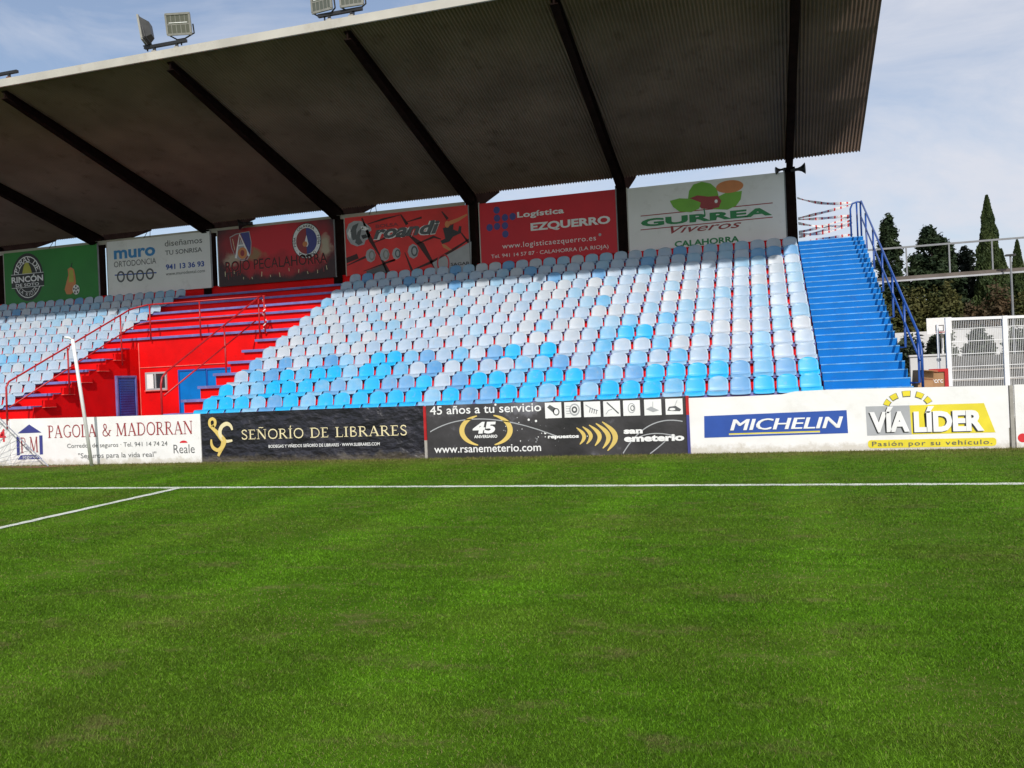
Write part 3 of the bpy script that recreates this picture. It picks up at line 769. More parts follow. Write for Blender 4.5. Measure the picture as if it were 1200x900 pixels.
pr.disc((-13.979, 0.502), 0.115, 0.06, 'ink_red', a0=0, a1=180)
put(pr, "emblem", o)
# SEÑORÍO DE LIBRARES
o = board("black cloth banner with gold SEÑORÍO DE LIBRARES lettering and gold swirl", -13.45, -7.47, 'black_banner', top=[(-13.45, 1.215), (-10, 1.225), (-7.47, 1.215)])
pr = Print(YB_F)
pr.serif("SEÑORÍO DE LIBRARES", (-12.308, 0.549), (-7.876, 0.782), 'ink_pale', heavy=1.15)
pr.text("BODEGAS Y VIÑEDOS SEÑORÍO DE LIBRARES · WWW.SLIBRARES.COM", (-11.556, 0.330), (-8.608, 0.400), 'ink_white', bold=0.012)
put(pr, "lettering", o)
pr = Print(YB_F)
W = 0.10
pr.curve([(-13.079, 0.914), (-13.145, 0.874), (-13.199, 0.942), (-13.188, 1.041), (-13.106, 1.081), (-13.037, 1.024), (-13.050, 0.926), (-13.131, 0.854)], W * .75, 'ink_gold')
pr.curve([(-13.145, 0.867), (-13.021, 0.765), (-12.898, 0.638), (-12.813, 0.526), (-12.838, 0.416), (-12.916, 0.282), (-12.985, 0.155)], [W * .7, W, W * 1.4, W * 1.5, W * 1.3, W * .9, W * .6], 'ink_gold', 2)
pr.curve([(-12.550, 0.789), (-12.601, 0.901), (-12.712, 0.946), (-12.844, 0.883), (-12.907, 0.750), (-12.871, 0.613), (-12.747, 0.519), (-12.562, 0.532)], [W * .5, W * .8, W, W, W, W * .9, W * .8, W * .5], 'ink_pale', 3)
pr.curve([(-13.160, 0.571), (-13.159, 0.459), (-13.107, 0.359), (-12.986, 0.303), (-12.869, 0.367), (-12.785, 0.513), (-12.842, 0.625)], [W * .4, W * .7, W * .9, W * .9, W * 1.1, W * 1.1, W * .7], 'ink_gold', 4)
put(pr, "emblem", o)
# SAN EMETERIO
M['space'] = mat("starry_grey_banner", (0.042, 0.039, 0.042), 0.4, 0.6, 0.9, 0.5, 1.5, bdist=0.06, dirt=(0.30, 0.30, 0.35), dirt_amt=0.55, dirt_scale=0.9)
o = board("dark starry parts-shop banner with gold crescents and a row of white pictures", -7.42, -1.56, 'space', top=[(-7.42, 1.215), (-4.5, 1.20), (-1.56, 1.21)])
pr = Print(YB_F)
pr.text("45 años a tu servicio", (-7.320, 1.001), (-4.695, 1.191), 'ink_white', bold=0.008)
pr.text("45", (-6.309, 0.557), (-5.752, 0.800), 'ink_white', bold=0.05, shear=0.15)
pr.text("ANIVERSARIO", (-6.277, 0.442), (-5.731, 0.507), 'ink_white', bold=0.03)
pr.text("www.rsanemeterio.com", (-7.253, 0.125), (-4.735, 0.297), 'ink_white', bold=0.008)
pr.text("repuestos", (-4.568, 0.398), (-3.875, 0.476), 'ink_white', bold=0.04)
pr.text("san", (-2.894, 0.461), (-2.489, 0.543), 'ink_white', bold=0.05, ref='x')
pr.text("emeterio", (-2.893, 0.290), (-1.624, 0.386), 'ink_white', bold=0.05, ref='x')
put(pr, "lettering", o)
pr = Print(YB_F)
cx, cz = (-5.997, 0.611)
pr.arc((cx, cz), 0.57, 0.35, 110, 250, 0.12, 'ink_gold', taper=True); pr.arc((cx, cz), 0.57, 0.35, -70, 70, 0.12, 'ink_gold', taper=True)
for i, (a, b) in enumerate((((-3.920, 0.613), (-3.861, 0.250)), ((-3.785, 0.632), (-3.712, 0.255)), ((-3.640, 0.664), (-3.529, 0.213)), ((-3.491, 0.695), (-3.361, 0.152)), ((-3.351, 0.726), (-3.260, 0.100)))):
    h = a[1] - b[1]; mx_ = (b[0] - a[0])
    pts = []
    for k in range(13):
        t_ = k / 12; pts.append((a[0] + mx_ * t_ + math.sin(math.pi * t_) * h * 0.36, a[1] - h * t_))
    pr.ribbon(pts, [(0.035 + 0.11 * h) * math.sin(math.pi * (.04 + .92 * k / 12)) + .008 for k in range(13)], 'ink_gold', 2)
put(pr, "emblem", o)
pr = Print(YB_F)
def arcline(pts, w, lay=1, m='ink_grey'): 
    out_ = []
    for k in range(25):
        t_ = k / 24; a_ = [(1 - t_) ** 2, 2 * t_ * (1 - t_), t_ * t_]
        out_.append(tuple(sum(a_[j] * pts[j][q] for j in range(3)) for q in (0, 1)))
    pr.ribbon(out_, w, m, lay)
arcline([(-7.336, 0.610), (-6.198, 1.221), (-4.281, 0.400)], 0.022); arcline([(-2.927, 0.036), (-2.401, 0.865), (-1.645, 0.685)], 0.022); arcline([(-2.351, 0.020), (-2.029, 0.253), (-1.998, 0.310)], 0.02)
arcline([(-2.713, 0.297), (-2.357, 0.548), (-1.798, 0.376)], 0.02)
for k in range(46):
    q_ = rnd.uniform(0.004, 0.014); pr.disc((rnd.gauss(-4.75, 0.6), rnd.uniform(0.2, 1.08)), q_, q_, 'ink_white' if k % 3 == 0 else 'ink_grey', n=8)
for q in ((-4.989, 0.818), (-4.625, 0.515), (-4.824, 0.786), (-5.744, 1.178)): pr.disc(q, 0.026, 0.026, 'ink_white', n=14)
put(pr, "star_print", o)
SQ = [((562, 247), (627, 183)), ((642, 244), (707, 181)), ((722, 242), (788, 179)), ((803, 240), (870, 177)), ((885, 237), (952, 174)), ((972, 235), (1040, 170)), ((1060, 232), (1128, 167))]
SQW = [((-4.607, 0.837), (-4.237, 1.180)), ((-4.171, 0.840), (-3.807, 1.175)), ((-3.742, 0.837), (-3.377, 1.170)), ((-3.312, 0.835), (-2.947, 1.166)), ((-2.883, 0.837), (-2.523, 1.166)), ((-2.434, 0.833), (-2.073, 1.170)), ((-1.986, 0.835), (-1.630, 1.169))]
for i, (a, b) in enumerate(SQW):
    pr = Print(YB_F); pr.rect(a, b, 'ink_white', 2)
    cx, cz = (a[0] + b[0]) / 2, (a[1] + b[1]) / 2; w = b[0] - a[0]; h = b[1] - a[1]
    if i == 0:
        pr.poly([(cx - .36 * w, cz + .2 * h), (cx - .2 * w, cz + .36 * h), (cx + .2 * w, cz + .1 * h), (cx + .05 * w, cz - .2 * h)], 'ink_darkgrey', 3); pr.disc((cx + .18 * w, cz - .1 * h), .2 * w, .24 * h, 'ink_darkgrey', 3, 20); pr.disc((cx + .18 * w, cz - .1 * h), .13 * w, .17 * h, 'ink_white', 4, 20)
    elif i == 1:
        for q, c_ in ((.40, 'ink_grey'), (.30, 'ink_white'), (.22, 'ink_darkgrey'), (.10, 'ink_white')): pr.disc((cx + .12 * w, cz), q * w * .8, q * h, c_, 3 + [.40, .30, .22, .10].index(q), 20)
        for q in range(4): pr.ribbon([(cx - .4 * w, cz + (q - 1.5) * .16 * h), (cx - .14 * w, cz + (q - 1.5) * .16 * h)], .03 * w, 'ink_grey', 3)
    elif i == 2:
        pr.ribbon([(cx - .38 * w, cz + .3 * h), (cx - .1 * w, cz + .1 * h), (cx + .05 * w, cz + .02 * h), (cx + .36 * w, cz - .1 * h)], .05 * w, 'ink_grey', 3)
        for q in range(4): pr.ribbon([(cx + (-.1 + .13 * q) * w, cz + .1 * h - .05 * q * h), (cx + (-.16 + .13 * q) * w, cz - .2 * h - .04 * q * h)], .04 * w, 'ink_darkgrey', 3)
    elif i == 3:
        pr.ribbon([(cx - .28 * w, cz + .42 * h), (cx + .40 * w, cz - .32 * h)], .07 * w, 'ink_darkgrey', 3); pr.ribbon([(cx - .36 * w, cz - .34 * h), (cx - .2 * w, cz - .1 * h), (cx + .02 * w, cz - .02 * h)], .035 * w, 'ink_grey', 4)
    elif i == 4:
        pr.arc((cx, cz), .2 * w, .3 * h, 0, 360, .05 * w, 'ink_grey', 3); pr.arc((cx + .05 * w, cz), .1 * w, .16 * h, 0, 360, .04 * w, 'ink_darkgrey', 4)
    elif i == 5:
        pr.poly([(cx - .4 * w, cz - .1 * h), (cx - .1 * w, cz + .05 * h), (cx + .36 * w, cz - .2 * h), (cx, cz - .3 * h)], 'ink_grey', 3); pr.ribbon([(cx, cz), (cx + .02 * w, cz + .36 * h)], .03 * w, 'ink_grey', 4)
    else:
        pr.poly([(cx - .4 * w, cz - .25 * h), (cx - .3 * w, cz), (cx + .1 * w, cz + .04 * h), (cx + .4 * w, cz - .18 * h), (cx + .34 * w, cz - .3 * h)], 'ink_darkgrey', 3); pr.ribbon([(cx + .05 * w, cz + .05 * h), (cx + .2 * w, cz + .4 * h)], .03 * w, 'ink_grey', 4); pr.disc((cx - .1 * w, cz - .16 * h), .18 * w, .08 * h, 'ink_white', 4, 12)
    put(pr, "product_picture", o)
# MICHELIN / VIA LIDER
o = board("white cloth banner with blue MICHELIN box and grey-yellow VIA LIDER emblem", -1.50, 4.44, 'white_board',
          top=[(-1.50, 1.17), (-0.4, 1.165), (0.35, 1.175), (0.62, 1.225), (1.2, 1.235), (2.6, 1.22), (4.44, 1.19)])
pr = Print(YB_F)
pr.poly([(-1.212, 0.329), (1.589, 0.358), (1.579, 0.817), (-1.199, 0.783)], 'ink_blue')
pr.ribbon([(-0.713, 0.397), (1.063, 0.407)], 0.024, 'ink_yellow', 2); pr.ribbon([(-0.714, 0.379), (1.063, 0.389)], 0.008, 'ink_white', 3)
pr.poly([(1.941, 0.299), (2.747, 0.304), (2.731, 0.872), (1.933, 0.877)], 'ink_grey'); pr.poly([(2.747, 0.304), (4.212, 0.306), (4.035, 0.871), (2.731, 0.872)], 'ink_yellow')
for a in ((2.354, 0.879), (2.477, 1.040), (2.691, 1.096), (2.903, 1.044), (3.044, 0.900)):
    pass
cx, cz = (2.704, 0.831)
for k, a_ in enumerate((158, 128, 93, 58, 28)):
    pr.arc((cx, cz), 0.40, 0.27, a_ - 11, a_ + 11, 0.12, 'ink_darkgrey', 2, 6); pr.arc((cx, cz), 0.405, 0.275, a_ - 9.5, a_ + 9.5, 0.10, 'ink_yellow', 3, 6)
put(pr, "emblem", o)
pr = Print(YB_F)
a, b = (-0.674, 0.470), (1.496, 0.694)
for k, dx in enumerate((-.012, 0.0, .012)): pr.text("MICHELIN", (a[0] + dx, a[1]), (b[0] + dx, b[1]), 'ink_white', layer=3 + k, bold=0.0, shear=0.22, join=k > 0)
for dx, lay, mm, bd in ((-0.02, 3, 'ink_black', 0.06), (0.0, 5, 'ink_white', 0.05)):
    a, b = (1.997, 0.385), (2.714, 0.761); pr.text("VÍA", (a[0] + dx, a[1] - .012 * (dx != 0)), (b[0] + dx, b[1] - .012 * (dx != 0)), mm, layer=lay, bold=bd, join=dx == 0.0)
    a, b = (2.795, 0.370), (4.022, 0.746); pr.text("LÍDER", (a[0] + dx, a[1] - .012 * (dx != 0)), (b[0] + dx, b[1] - .012 * (dx != 0)), mm, layer=lay, bold=bd, join=dx == 0.0)
put(pr, "lettering", o)
pr = Print(YB_F)
a, b = (1.947, 0.048), (4.220, 0.208)
rr = 0.06; cs = []
for cx, cz, a0 in ((b[0] - rr, a[1] + rr, -90), (b[0] - rr, b[1] - rr, 0), (a[0] + rr, b[1] - rr, 90), (a[0] + rr, a[1] + rr, 180)):
    cs += [(cx + rr * math.cos(math.radians(a0 + q * 22.5)), cz + rr * math.sin(math.radians(a0 + q * 22.5))) for q in range(5)]
pr.poly(cs, 'ink_yellow'); pr.text("Pasión por su vehículo.", (2.022, 0.088), (4.146, 0.177), 'ink_darkgrey', layer=3, space=1.15, bold=0.004)
put(pr, "slogan_strip", o)
# right end
o = board("white board with a red dot at the far right end of the row", 4.56, 9.5, 'white_board', z1=1.20)
pr = Print(YB_F); pr.disc((4.668, 0.191), 0.085, 0.085, 'ink_red'); put(pr, "emblem", o)
# posts between boards
def board_post(x, label, bands):
    z = -0.03; mb = MB()
    for h, m in bands: mb.box(x - 0.035, x + 0.035, YB_F + 0.052, YB_F + 0.11, z, z + h, m) if False else mb.box(x - 0.03, x + 0.03, YB_F - 0.035, YB_F + 0.06, z, z + h, m); z += h
    return tag(mb.build("board_post"), label, "post", "posts between the advertising boards")
board_post(-7.445, "red and grey board post between the two dark banners", [(0.45, 'concrete'), (0.78, 'rail_red')])
board_post(-1.53, "red and blue board post between the starry banner and the white banner", [(0.85, 'ink_navy'), (0.4, 'rail_red')])
board_post(4.50, "grey concrete board post at the right end of the white banner", [(1.22, 'concrete')])
board_post(-19.475, "slim pale board post beside the goal net", [(1.25, 'white')])

# ---------------------------------------------------------------- hoardings under the roof (plane y = 27.95)
def hoard(label, x0, x1, m, z1=7.93):
    o = board(label, x0, x1, m, z1=z1, group=BG_B, y=27.95, z0=5.80, thick=0.04)
    f = MB()
    f.box(x0 - 0.035, x0, 27.94, 27.99, 5.80, z1 + 0.03, 'cream'); f.box(x1, x1 + 0.035, 27.94, 27.99, 5.80, z1 + 0.03, 'galv')
    f.build("frame", o)
    return o
Y_ = 27.95
# pears
o = hoard("green hoarding with a round black RINCÓN DE SOTO badge and a pear", -29.9, -25.2, 'hoard_green')
pr = Print(Y_); c = (-28.707, 6.870); rx, rz = 0.80, 0.98
pr.disc(c, rx, rz, 'ink_black', 1); pr.arc(c, rx * .86, rz * .86, 0, 360, 0.035, 'ink_white', 2); pr.arc(c, rx * .60, rz * .62, 15, 165, 0.02, 'ink_white', 2); pr.arc(c, rx * .60, rz * .62, 200, 340, 0.02, 'ink_white', 2)
pr.poly([(c[0] - rx * 1.04, c[1] - rz * .42), (c[0] + rx * 1.04, c[1] - rz * .42), (c[0] + rx * 1.04, c[1] + rz * .14), (c[0] - rx * 1.04, c[1] + rz * .14)], 'ink_black', 3)
pr.ribbon([(c[0] - rx * 1.04, c[1] + rz * .14), (c[0] + rx * 1.04, c[1] + rz * .14)], .02, 'ink_white', 4); pr.ribbon([(c[0] - rx * 1.04, c[1] - rz * .42), (c[0] + rx * 1.04, c[1] - rz * .42)], .02, 'ink_white', 4)
pr.poly([(c[0] - .26, c[1] + .15), (c[0] + .24, c[1] + .15), (c[0] + .16, c[1] + .40), (c[0] + .07, c[1] + .58), (c[0] - .08, c[1] + .60), (c[0] - .18, c[1] + .44)], 'ink_lime', 4)
put(pr, "emblem", o)
pr = Print(Y_)
pr.arc_text("PERAS DE", c, rx * .74, rz * .74, 165, 18, 0.34, 'ink_white', 3, 0.01); pr.arc_text("LA RIOJA", c, rx * .72, rz * .72, 220, 320, 0.20, 'ink_white', 3, 0, False)
pr.text("RINCÓN", (-29.530, 6.677), (-27.912, 6.910), 'ink_white', layer=5, bold=0.03); pr.text("DE SOTO", (-29.323, 6.497), (-28.129, 6.617), 'ink_white', layer=5, bold=0.015)
put(pr, "lettering", o)
pr = Print(Y_)
pts = [(-26.869, 6.224), (-26.762, 6.515), (-26.655, 6.805), (-26.680, 7.031), (-26.524, 7.101), (-26.369, 7.007), (-26.326, 6.780), (-26.296, 6.480), (-26.343, 6.186), (-26.558, 6.007), (-26.787, 6.031)]
pr.poly(pts, 'ink_orange', 1); pr.poly([(-26.647, 6.506), (-26.599, 6.987), (-26.416, 6.992), (-26.396, 6.487)], 'ink_lime', 2); pr.ribbon([(-26.502, 7.092), (-26.438, 7.273)], .04, 'ink_black', 2)
c2 = (-26.298, 6.182); pr.disc(c2, .17, .2, 'ink_white', 3, 20)
for a_ in (20, 92, 164, 236, 308): pr.disc((c2[0] + .11 * math.cos(math.radians(a_)), c2[1] + .13 * math.sin(math.radians(a_))), .04, .05, 'ink_black', 4, 6)
pr.disc(c2, .045, .05, 'ink_black', 4, 5)
put(pr, "pear_picture", o)
# muro ortodoncia
o = hoard("white hoarding with blue muro lettering above four grey rings", -24.72, -19.97, 'hoard_white', 7.95)
pr = Print(Y_)
pr.text("muro", (-24.401, 7.256), (-22.455, 7.577), 'ink_midblue', bold=0.03, ref='x'); pr.text("ORTODONCIA", (-24.418, 6.919), (-22.428, 7.142), 'ink_darkgrey')
pr.text("diseñamos", (-22.004, 7.538), (-20.311, 7.766), 'ink_darkgrey'); pr.text("TU SONRISA", (-22.001, 7.206), (-20.330, 7.376), 'ink_darkgrey', bold=0.008)
pr.text("941 13 36 93", (-22.000, 6.643), (-20.261, 6.840), 'ink_blue', bold=0.03); pr.text("www.murodental.com", (-22.012, 6.412), (-20.248, 6.537), 'ink_darkgrey')
put(pr, "lettering", o)
pr = Print(Y_)
pr.ribbon([(-24.403, 6.614), (-22.437, 6.561)], 0.05, 'ink_blue', 1)
for q in ((-24.112, 6.532), (-23.657, 6.522), (-23.205, 6.513), (-22.746, 6.535)): pr.arc(q, .155, .19, 0, 360, .07, 'ink_darkgrey', 2)
put(pr, "emblem", o)
# supporters' club
def fan_mat():
    m = bpy.data.materials.new("supporters_print")
    nt, p = nodes_of(m); N, L = nt.nodes, nt.links
    t = N.new("ShaderNodeTexCoord"); nzz = N.new("ShaderNodeTexNoise"); nzz.inputs["Scale"].default_value = 1.6; nzz.inputs["Detail"].default_value = 7
    L.new(t.outputs["Object"], nzz.inputs["Vector"])
    wp = N.new("ShaderNodeMix"); wp.data_type = 'RGBA'; wp.inputs["Factor"].default_value = 0.55
    L.new(t.outputs["Object"], wp.inputs["A"])
    sc_ = N.new("ShaderNodeVectorMath"); sc_.operation = 'ADD'; L.new(nzz.outputs["Color"], sc_.inputs[0]); sc_.inputs[1].default_value = (-.5, -.5, -.5)
    ad = N.new("ShaderNodeVectorMath"); ad.operation = 'ADD'; L.new(t.outputs["Object"], ad.inputs[0]); L.new(sc_.outputs[0], ad.inputs[1])
    def blob(cx, cz, rx, rz, soft):
        s1 = N.new("ShaderNodeVectorMath"); s1.operation = 'SUBTRACT'; L.new(ad.outputs[0], s1.inputs[0]); s1.inputs[1].default_value = (cx, 27.95, cz)
        s2 = N.new("ShaderNodeVectorMath"); s2.operation = 'MULTIPLY'; L.new(s1.outputs[0], s2.inputs[0]); s2.inputs[1].default_value = (1 / rx, 0, 1 / rz)
        ln = N.new("ShaderNodeVectorMath"); ln.operation = 'LENGTH'; L.new(s2.outputs[0], ln.inputs[0])
        mr = N.new("ShaderNodeMapRange"); mr.inputs["From Min"].default_value = 1.0; mr.inputs["From Max"].default_value = soft; L.new(ln.outputs["Value"], mr.inputs["Value"]); return mr.outputs[0]
    def lay(prev, f, colr):
        x = N.new("ShaderNodeMix"); x.data_type = 'RGBA'; L.new(f, x.inputs["Factor"])
        if isinstance(prev, tuple): x.inputs["A"].default_value = (*prev, 1)
        else: L.new(prev, x.inputs["A"])
        x.inputs["B"].default_value = (*colr, 1); return x.outputs["Result"]
    c_ = lay((0.040, 0.014, 0.018), blob(-17.1, 7.2, 2.75, 1.35, 0.45), (0.58, 0.014, 0.028))
    c_ = lay(c_, blob(-17.1, 6.5, 2.4, 0.5, 0.5), (0.42, 0.014, 0.024))
    c_ = lay(c_, blob(-19.05, 6.78, .45, .36, 0.5), (0.42, 0.34, 0.25)); c_ = lay(c_, blob(-18.0, 6.85, .55, .22, 0.4), (0.30, 0.17, 0.08)); c_ = lay(c_, blob(-15.15, 6.9, .42, .5, 0.55), (0.42, 0.36, 0.26))
    L.new(c_, p.inputs["Base Color"]); p.inputs["Roughness"].default_value = 0.55
    return m
M['fan'] = fan_mat()
o = hoard("dark red smoky hoarding with a club shield and a round club badge", -19.62, -14.72, 'fan', 7.93)
pr = Print(Y_)
pr.text("ROJO PECALAHORRA", (-19.326, 6.345), (-15.031, 6.722), 'ink_red', layer=2, bold=0.03); pr.text("ROJO PECALAHORRA", (-19.326, 6.345), (-15.031, 6.722), 'crack', layer=3, bold=0.008, join=True)
for k in range(34):
    a_ = (-19.347, 5.915); b_ = (-15.059, 6.134); x = a_[0] + (b_[0] - a_[0]) * k / 33; z = 6.0 + rnd.uniform(-.06, .25)
    pr.ribbon([(x, z), (x + rnd.uniform(-.03, .03), z + rnd.uniform(.08, .2))], .025, 'ink_maroon' if k % 3 else 'ink_pale', 2)
put(pr, "lettering", o)
pr = Print(Y_)
sh_ = [(-19.065, 7.616), (-18.812, 7.714), (-18.258, 7.757), (-18.189, 7.367), (-18.234, 6.943), (-18.415, 6.736), (-18.661, 6.739), (-18.876, 6.911), (-19.009, 7.224)]
cxs = sum(q[0] for q in sh_) / 9; czs = sum(q[1] for q in sh_) / 9
pr.poly([(cxs + (x - cxs) * 1.07, czs + (z - czs) * 1.07) for x, z in sh_], 'ink_grey', 1); pr.poly(sh_, 'ink_maroon', 2)
pr.poly([(-18.612, 7.747), (-18.258, 7.757), (-18.189, 7.367), (-18.234, 6.943), (-18.349, 7.081)], 'ink_navy', 3)
pr.ribbon([(-18.855, 6.824), (-18.654, 7.708), (-18.287, 6.862)], .09, 'ink_white', 4); pr.ribbon([(-18.758, 7.288), (-18.437, 7.294)], .05, 'ink_white', 5)
pr.poly([(-18.827, 6.886), (-18.633, 7.534), (-18.333, 6.909), (-18.488, 6.750), (-18.685, 6.767)], 'ink_grey', 3); pr.disc((-18.560, 6.992), .2, .22, 'ink_orange', 5, 20); pr.disc((-18.560, 6.992), .09, .12, 'ink_maroon', 6, 12)
for q in range(3): pr.ribbon([(-18.968, 7.564), (-18.890, 7.127)], .02, 'ink_pale', 3 + q) if q == 0 else None
put(pr, "emblem", o)
pr = Print(Y_); c = (-15.847, 7.210)
pr.disc(c, .60, .66, 'ink_black', 1); pr.disc(c, .57, .63, 'ink_white', 2); pr.disc(c, .43, .48, 'ink_maroon', 3); pr.disc(c, .43, .48, 'ink_navy', 4, 24, -90, 90)
pr.arc_text("PEÑA · CALAHORRA · PEÑA · CALAHORRA · ", c, .5, .555, 200, -160, .13, 'ink_black', 3, .02)
pr.poly([(-15.973, 7.024), (-15.836, 7.431), (-15.768, 7.090), (-15.810, 6.997)], 'ink_white', 5); pr.disc((-15.908, 7.102), .1, .1, 'ink_orange', 6, 12)
put(pr, "round_badge", o)
# roandi
o = hoard("scarlet cracked hoarding with a grey lion head and roandi lettering", -14.27, -9.55, 'hoard_scarlet', 7.90)
pr = Print(Y_)
for pts, w in (([(-13.585, 7.838), (-13.266, 7.003), (-12.959, 6.456), (-12.636, 5.803)], .1), ([(-12.074, 7.821), (-11.837, 7.433)], .08), ([(-11.762, 7.041), (-11.319, 6.659), (-10.812, 5.766)], .14), ([(-14.265, 6.172), (-13.483, 6.435)], .06), ([(-13.602, 5.922), (-12.358, 6.233), (-12.783, 6.182)], .05), ([(-10.516, 7.775), (-10.304, 7.479)], .07),
               ([(-11.633, 5.831), (-10.613, 6.153), (-9.512, 6.732)], .09), ([(-13.223, 6.891), (-12.600, 7.073), (-11.949, 7.015)], .05), ([(-11.974, 6.459), (-11.727, 5.796)], .06), ([(-13.357, 7.598), (-12.759, 7.715), (-12.099, 7.802)], .05), ([(-11.879, 7.523), (-11.274, 7.636)], .05), ([(-11.500, 6.718), (-10.850, 6.916), (-10.583, 6.807)], .06), ([(-9.856, 6.994), (-9.562, 6.590)], .06)):
    pr.ribbon(pts, [w * (.5 + (i % 2)) for i in range(len(pts))], 'crack', 1)
pr.poly([(-14.276, 6.457), (-13.836, 6.574), (-13.772, 6.394), (-14.261, 6.259)], 'crack', 1); pr.poly([(-13.507, 5.915), (-12.787, 6.096), (-12.660, 5.783), (-13.465, 5.803)], 'ink_darkgrey', 1)
pr.poly([(-10.937, 6.010), (-9.472, 6.624), (-9.514, 5.495), (-10.776, 5.551)], 'ink_grey', 2)
put(pr, "crack_print", o)
pr = Print(Y_)
mane = [(-14.230, 7.440), (-14.122, 7.670), (-13.901, 7.759), (-13.637, 7.734), (-13.428, 7.618), (-13.244, 7.457), (-13.226, 7.347), (-13.371, 7.295), (-13.256, 7.219), (-13.334, 7.074), (-13.479, 7.022), (-13.534, 6.875), (-13.824, 6.835), (-14.059, 6.943), (-14.195, 7.152)]
pr.poly(mane, 'ink_grey', 1)
pr.poly([(-14.063, 7.380), (-13.957, 7.589), (-13.712, 7.675), (-13.819, 7.445), (-13.811, 7.095), (-13.981, 7.067)], 'ink_darkgrey', 2); pr.poly([(-13.889, 6.971), (-13.775, 7.354), (-13.602, 7.469), (-13.690, 7.128), (-13.579, 6.944), (-13.750, 6.872)], 'ink_darkgrey', 3)
pr.poly([(-13.647, 7.538), (-13.456, 7.521), (-13.318, 7.421), (-13.463, 7.369), (-13.605, 7.404)], 'ink_white', 3); pr.poly([(-14.186, 7.326), (-14.081, 7.513), (-14.017, 7.332), (-14.075, 7.119)], 'ink_white', 2); pr.poly([(-13.638, 7.211), (-13.445, 7.237), (-13.379, 7.122), (-13.573, 7.074)], 'ink_black', 4); pr.disc((-13.569, 7.466), .03, .03, 'ink_black', 5, 8)
put(pr, "lion_emblem", o)
pr = Print(Y_)
for bd, mm, ly in ((.085, 'ink_white', 2), (.035, 'ink_darkgrey', 4)): pr.text("roandi", (-13.169, 7.047), (-10.604, 7.351), mm, layer=ly, bold=bd, shear=0.3, ref='x', join=ly == 4)
pr.text("BOLSA", (-13.056, 7.427), (-12.167, 7.542), 'ink_maroon', layer=3, bold=.03); pr.text("SAGAR", (-10.257, 5.840), (-9.556, 5.943), 'ink_black', layer=4, bold=.02)
pr.arc((-10.586, 5.960), .16, .28, 60, 300, .05, 'ink_red', 4); pr.arc((-10.486, 5.960), .16, .28, -120, 120, .05, 'ink_red', 4)
put(pr, "lettering", o)
pr = Print(Y_)
for q, sz in (((-13.300, 6.463), .2), ((-12.747, 6.447), .19), ((-12.292, 6.443), .17), ((-11.650, 6.474), .21)):
    pr.disc(q, sz, sz * 1.25, 'ink_grey', 2, 8); pr.disc((q[0] + .05, q[1]), sz * .62, sz * .9, 'ink_darkgrey' if q[0] > -12.6 and q[0] < -11.5 else 'lamp_body', 3, 12); pr.disc((q[0] + .05, q[1]), sz * .35, sz * .6, 'ink_grey', 4, 12)
put(pr, "product_picture", o)
pr = Print(Y_)
pr.poly([(-10.498, 7.180), (-10.293, 7.224), (-10.088, 7.302), (-10.119, 7.103), (-9.944, 7.023), (-9.891, 7.208), (-9.803, 7.179), (-9.835, 6.950), (-10.131, 6.851), (-10.272, 6.695), (-10.546, 6.634), (-10.609, 6.746), (-10.425, 6.814), (-10.461, 7.007)], 'ink_black', 2)
pr.poly([(-10.381, 7.275), (-10.240, 7.409), (-9.923, 7.484), (-9.583, 7.599), (-9.563, 7.546), (-9.883, 7.375), (-10.110, 7.304)], 'ink_orange', 3); pr.poly([(-10.568, 6.636), (-10.434, 6.603), (-10.196, 6.401), (-10.287, 6.379), (-10.507, 6.504)], 'ink_orange', 3); pr.disc((-10.326, 7.299), .09, .12, 'ink_orange', 4, 12)
put(pr, "jumper_picture", o)
# logística
o = hoard("plain dark red hoarding with white Logística EZQUERRO lettering and navy dots", -9.13, -4.40, 'hoard_red', 7.90)
pr = Print(Y_)
pr.text("Logística", (-7.781, 7.291), (-6.148, 7.477), 'ink_white', bold=.03, space=1.05); pr.text("EZQUERRO", (-7.327, 6.806), (-4.600, 7.055), 'ink_white', bold=.04)
pr.text("www.logisticaezquerro.es", (-8.358, 6.279), (-5.105, 6.452), 'ink_white', space=1.1); pr.text("Tel. 941 14 57 87 · CALAHORRA (LA RIOJA)", (-8.771, 5.984), (-4.698, 6.104), 'ink_white')
put(pr, "lettering", o)
pr = Print(Y_)
for q in ((-8.505, 7.618), (-8.503, 7.339), (-8.220, 7.334), (-7.945, 7.344), (-8.785, 7.043), (-8.515, 7.062), (-8.232, 7.057), (-8.229, 6.772), (-4.969, 6.454)): pr.disc(q, .115, .125, 'ink_navy', 1, 18) if q[0] < -5.5 else pr.disc(q, .05, .05, 'ink_grey', 1, 10)
put(pr, "emblem", o)
# viveros
o = hoard("white hoarding with green GURREA lettering under green leaves and a red apple", -4.00, 0.90, 'hoard_white', 7.88)
pr = Print(Y_)
pr.text("GURREA", (-3.600, 6.588), (0.502, 6.826), 'ink_green', bold=.045); pr.text("Viveros", (-2.648, 6.277), (-0.435, 6.515), 'ink_maroon', shear=.4, bold=.006); pr.text("CALAHORRA", (-2.544, 5.833), (-0.521, 6.016), 'ink_green', bold=.035)
put(pr, "lettering", o)
pr = Print(Y_)
pr.ribbon([(-3.599, 6.936), (0.532, 6.950)], .03, 'ink_maroon', 1); pr.ribbon([(-3.619, 6.485), (0.514, 6.504)], .03, 'ink_maroon', 1)
pr.poly([(-2.059, 7.357), (-2.015, 7.593), (-1.873, 7.784), (-1.602, 7.844), (-1.338, 7.761), (-1.147, 7.570), (-1.093, 7.292), (-1.269, 7.038), (-1.834, 7.094)], 'ink_leaf', 1)
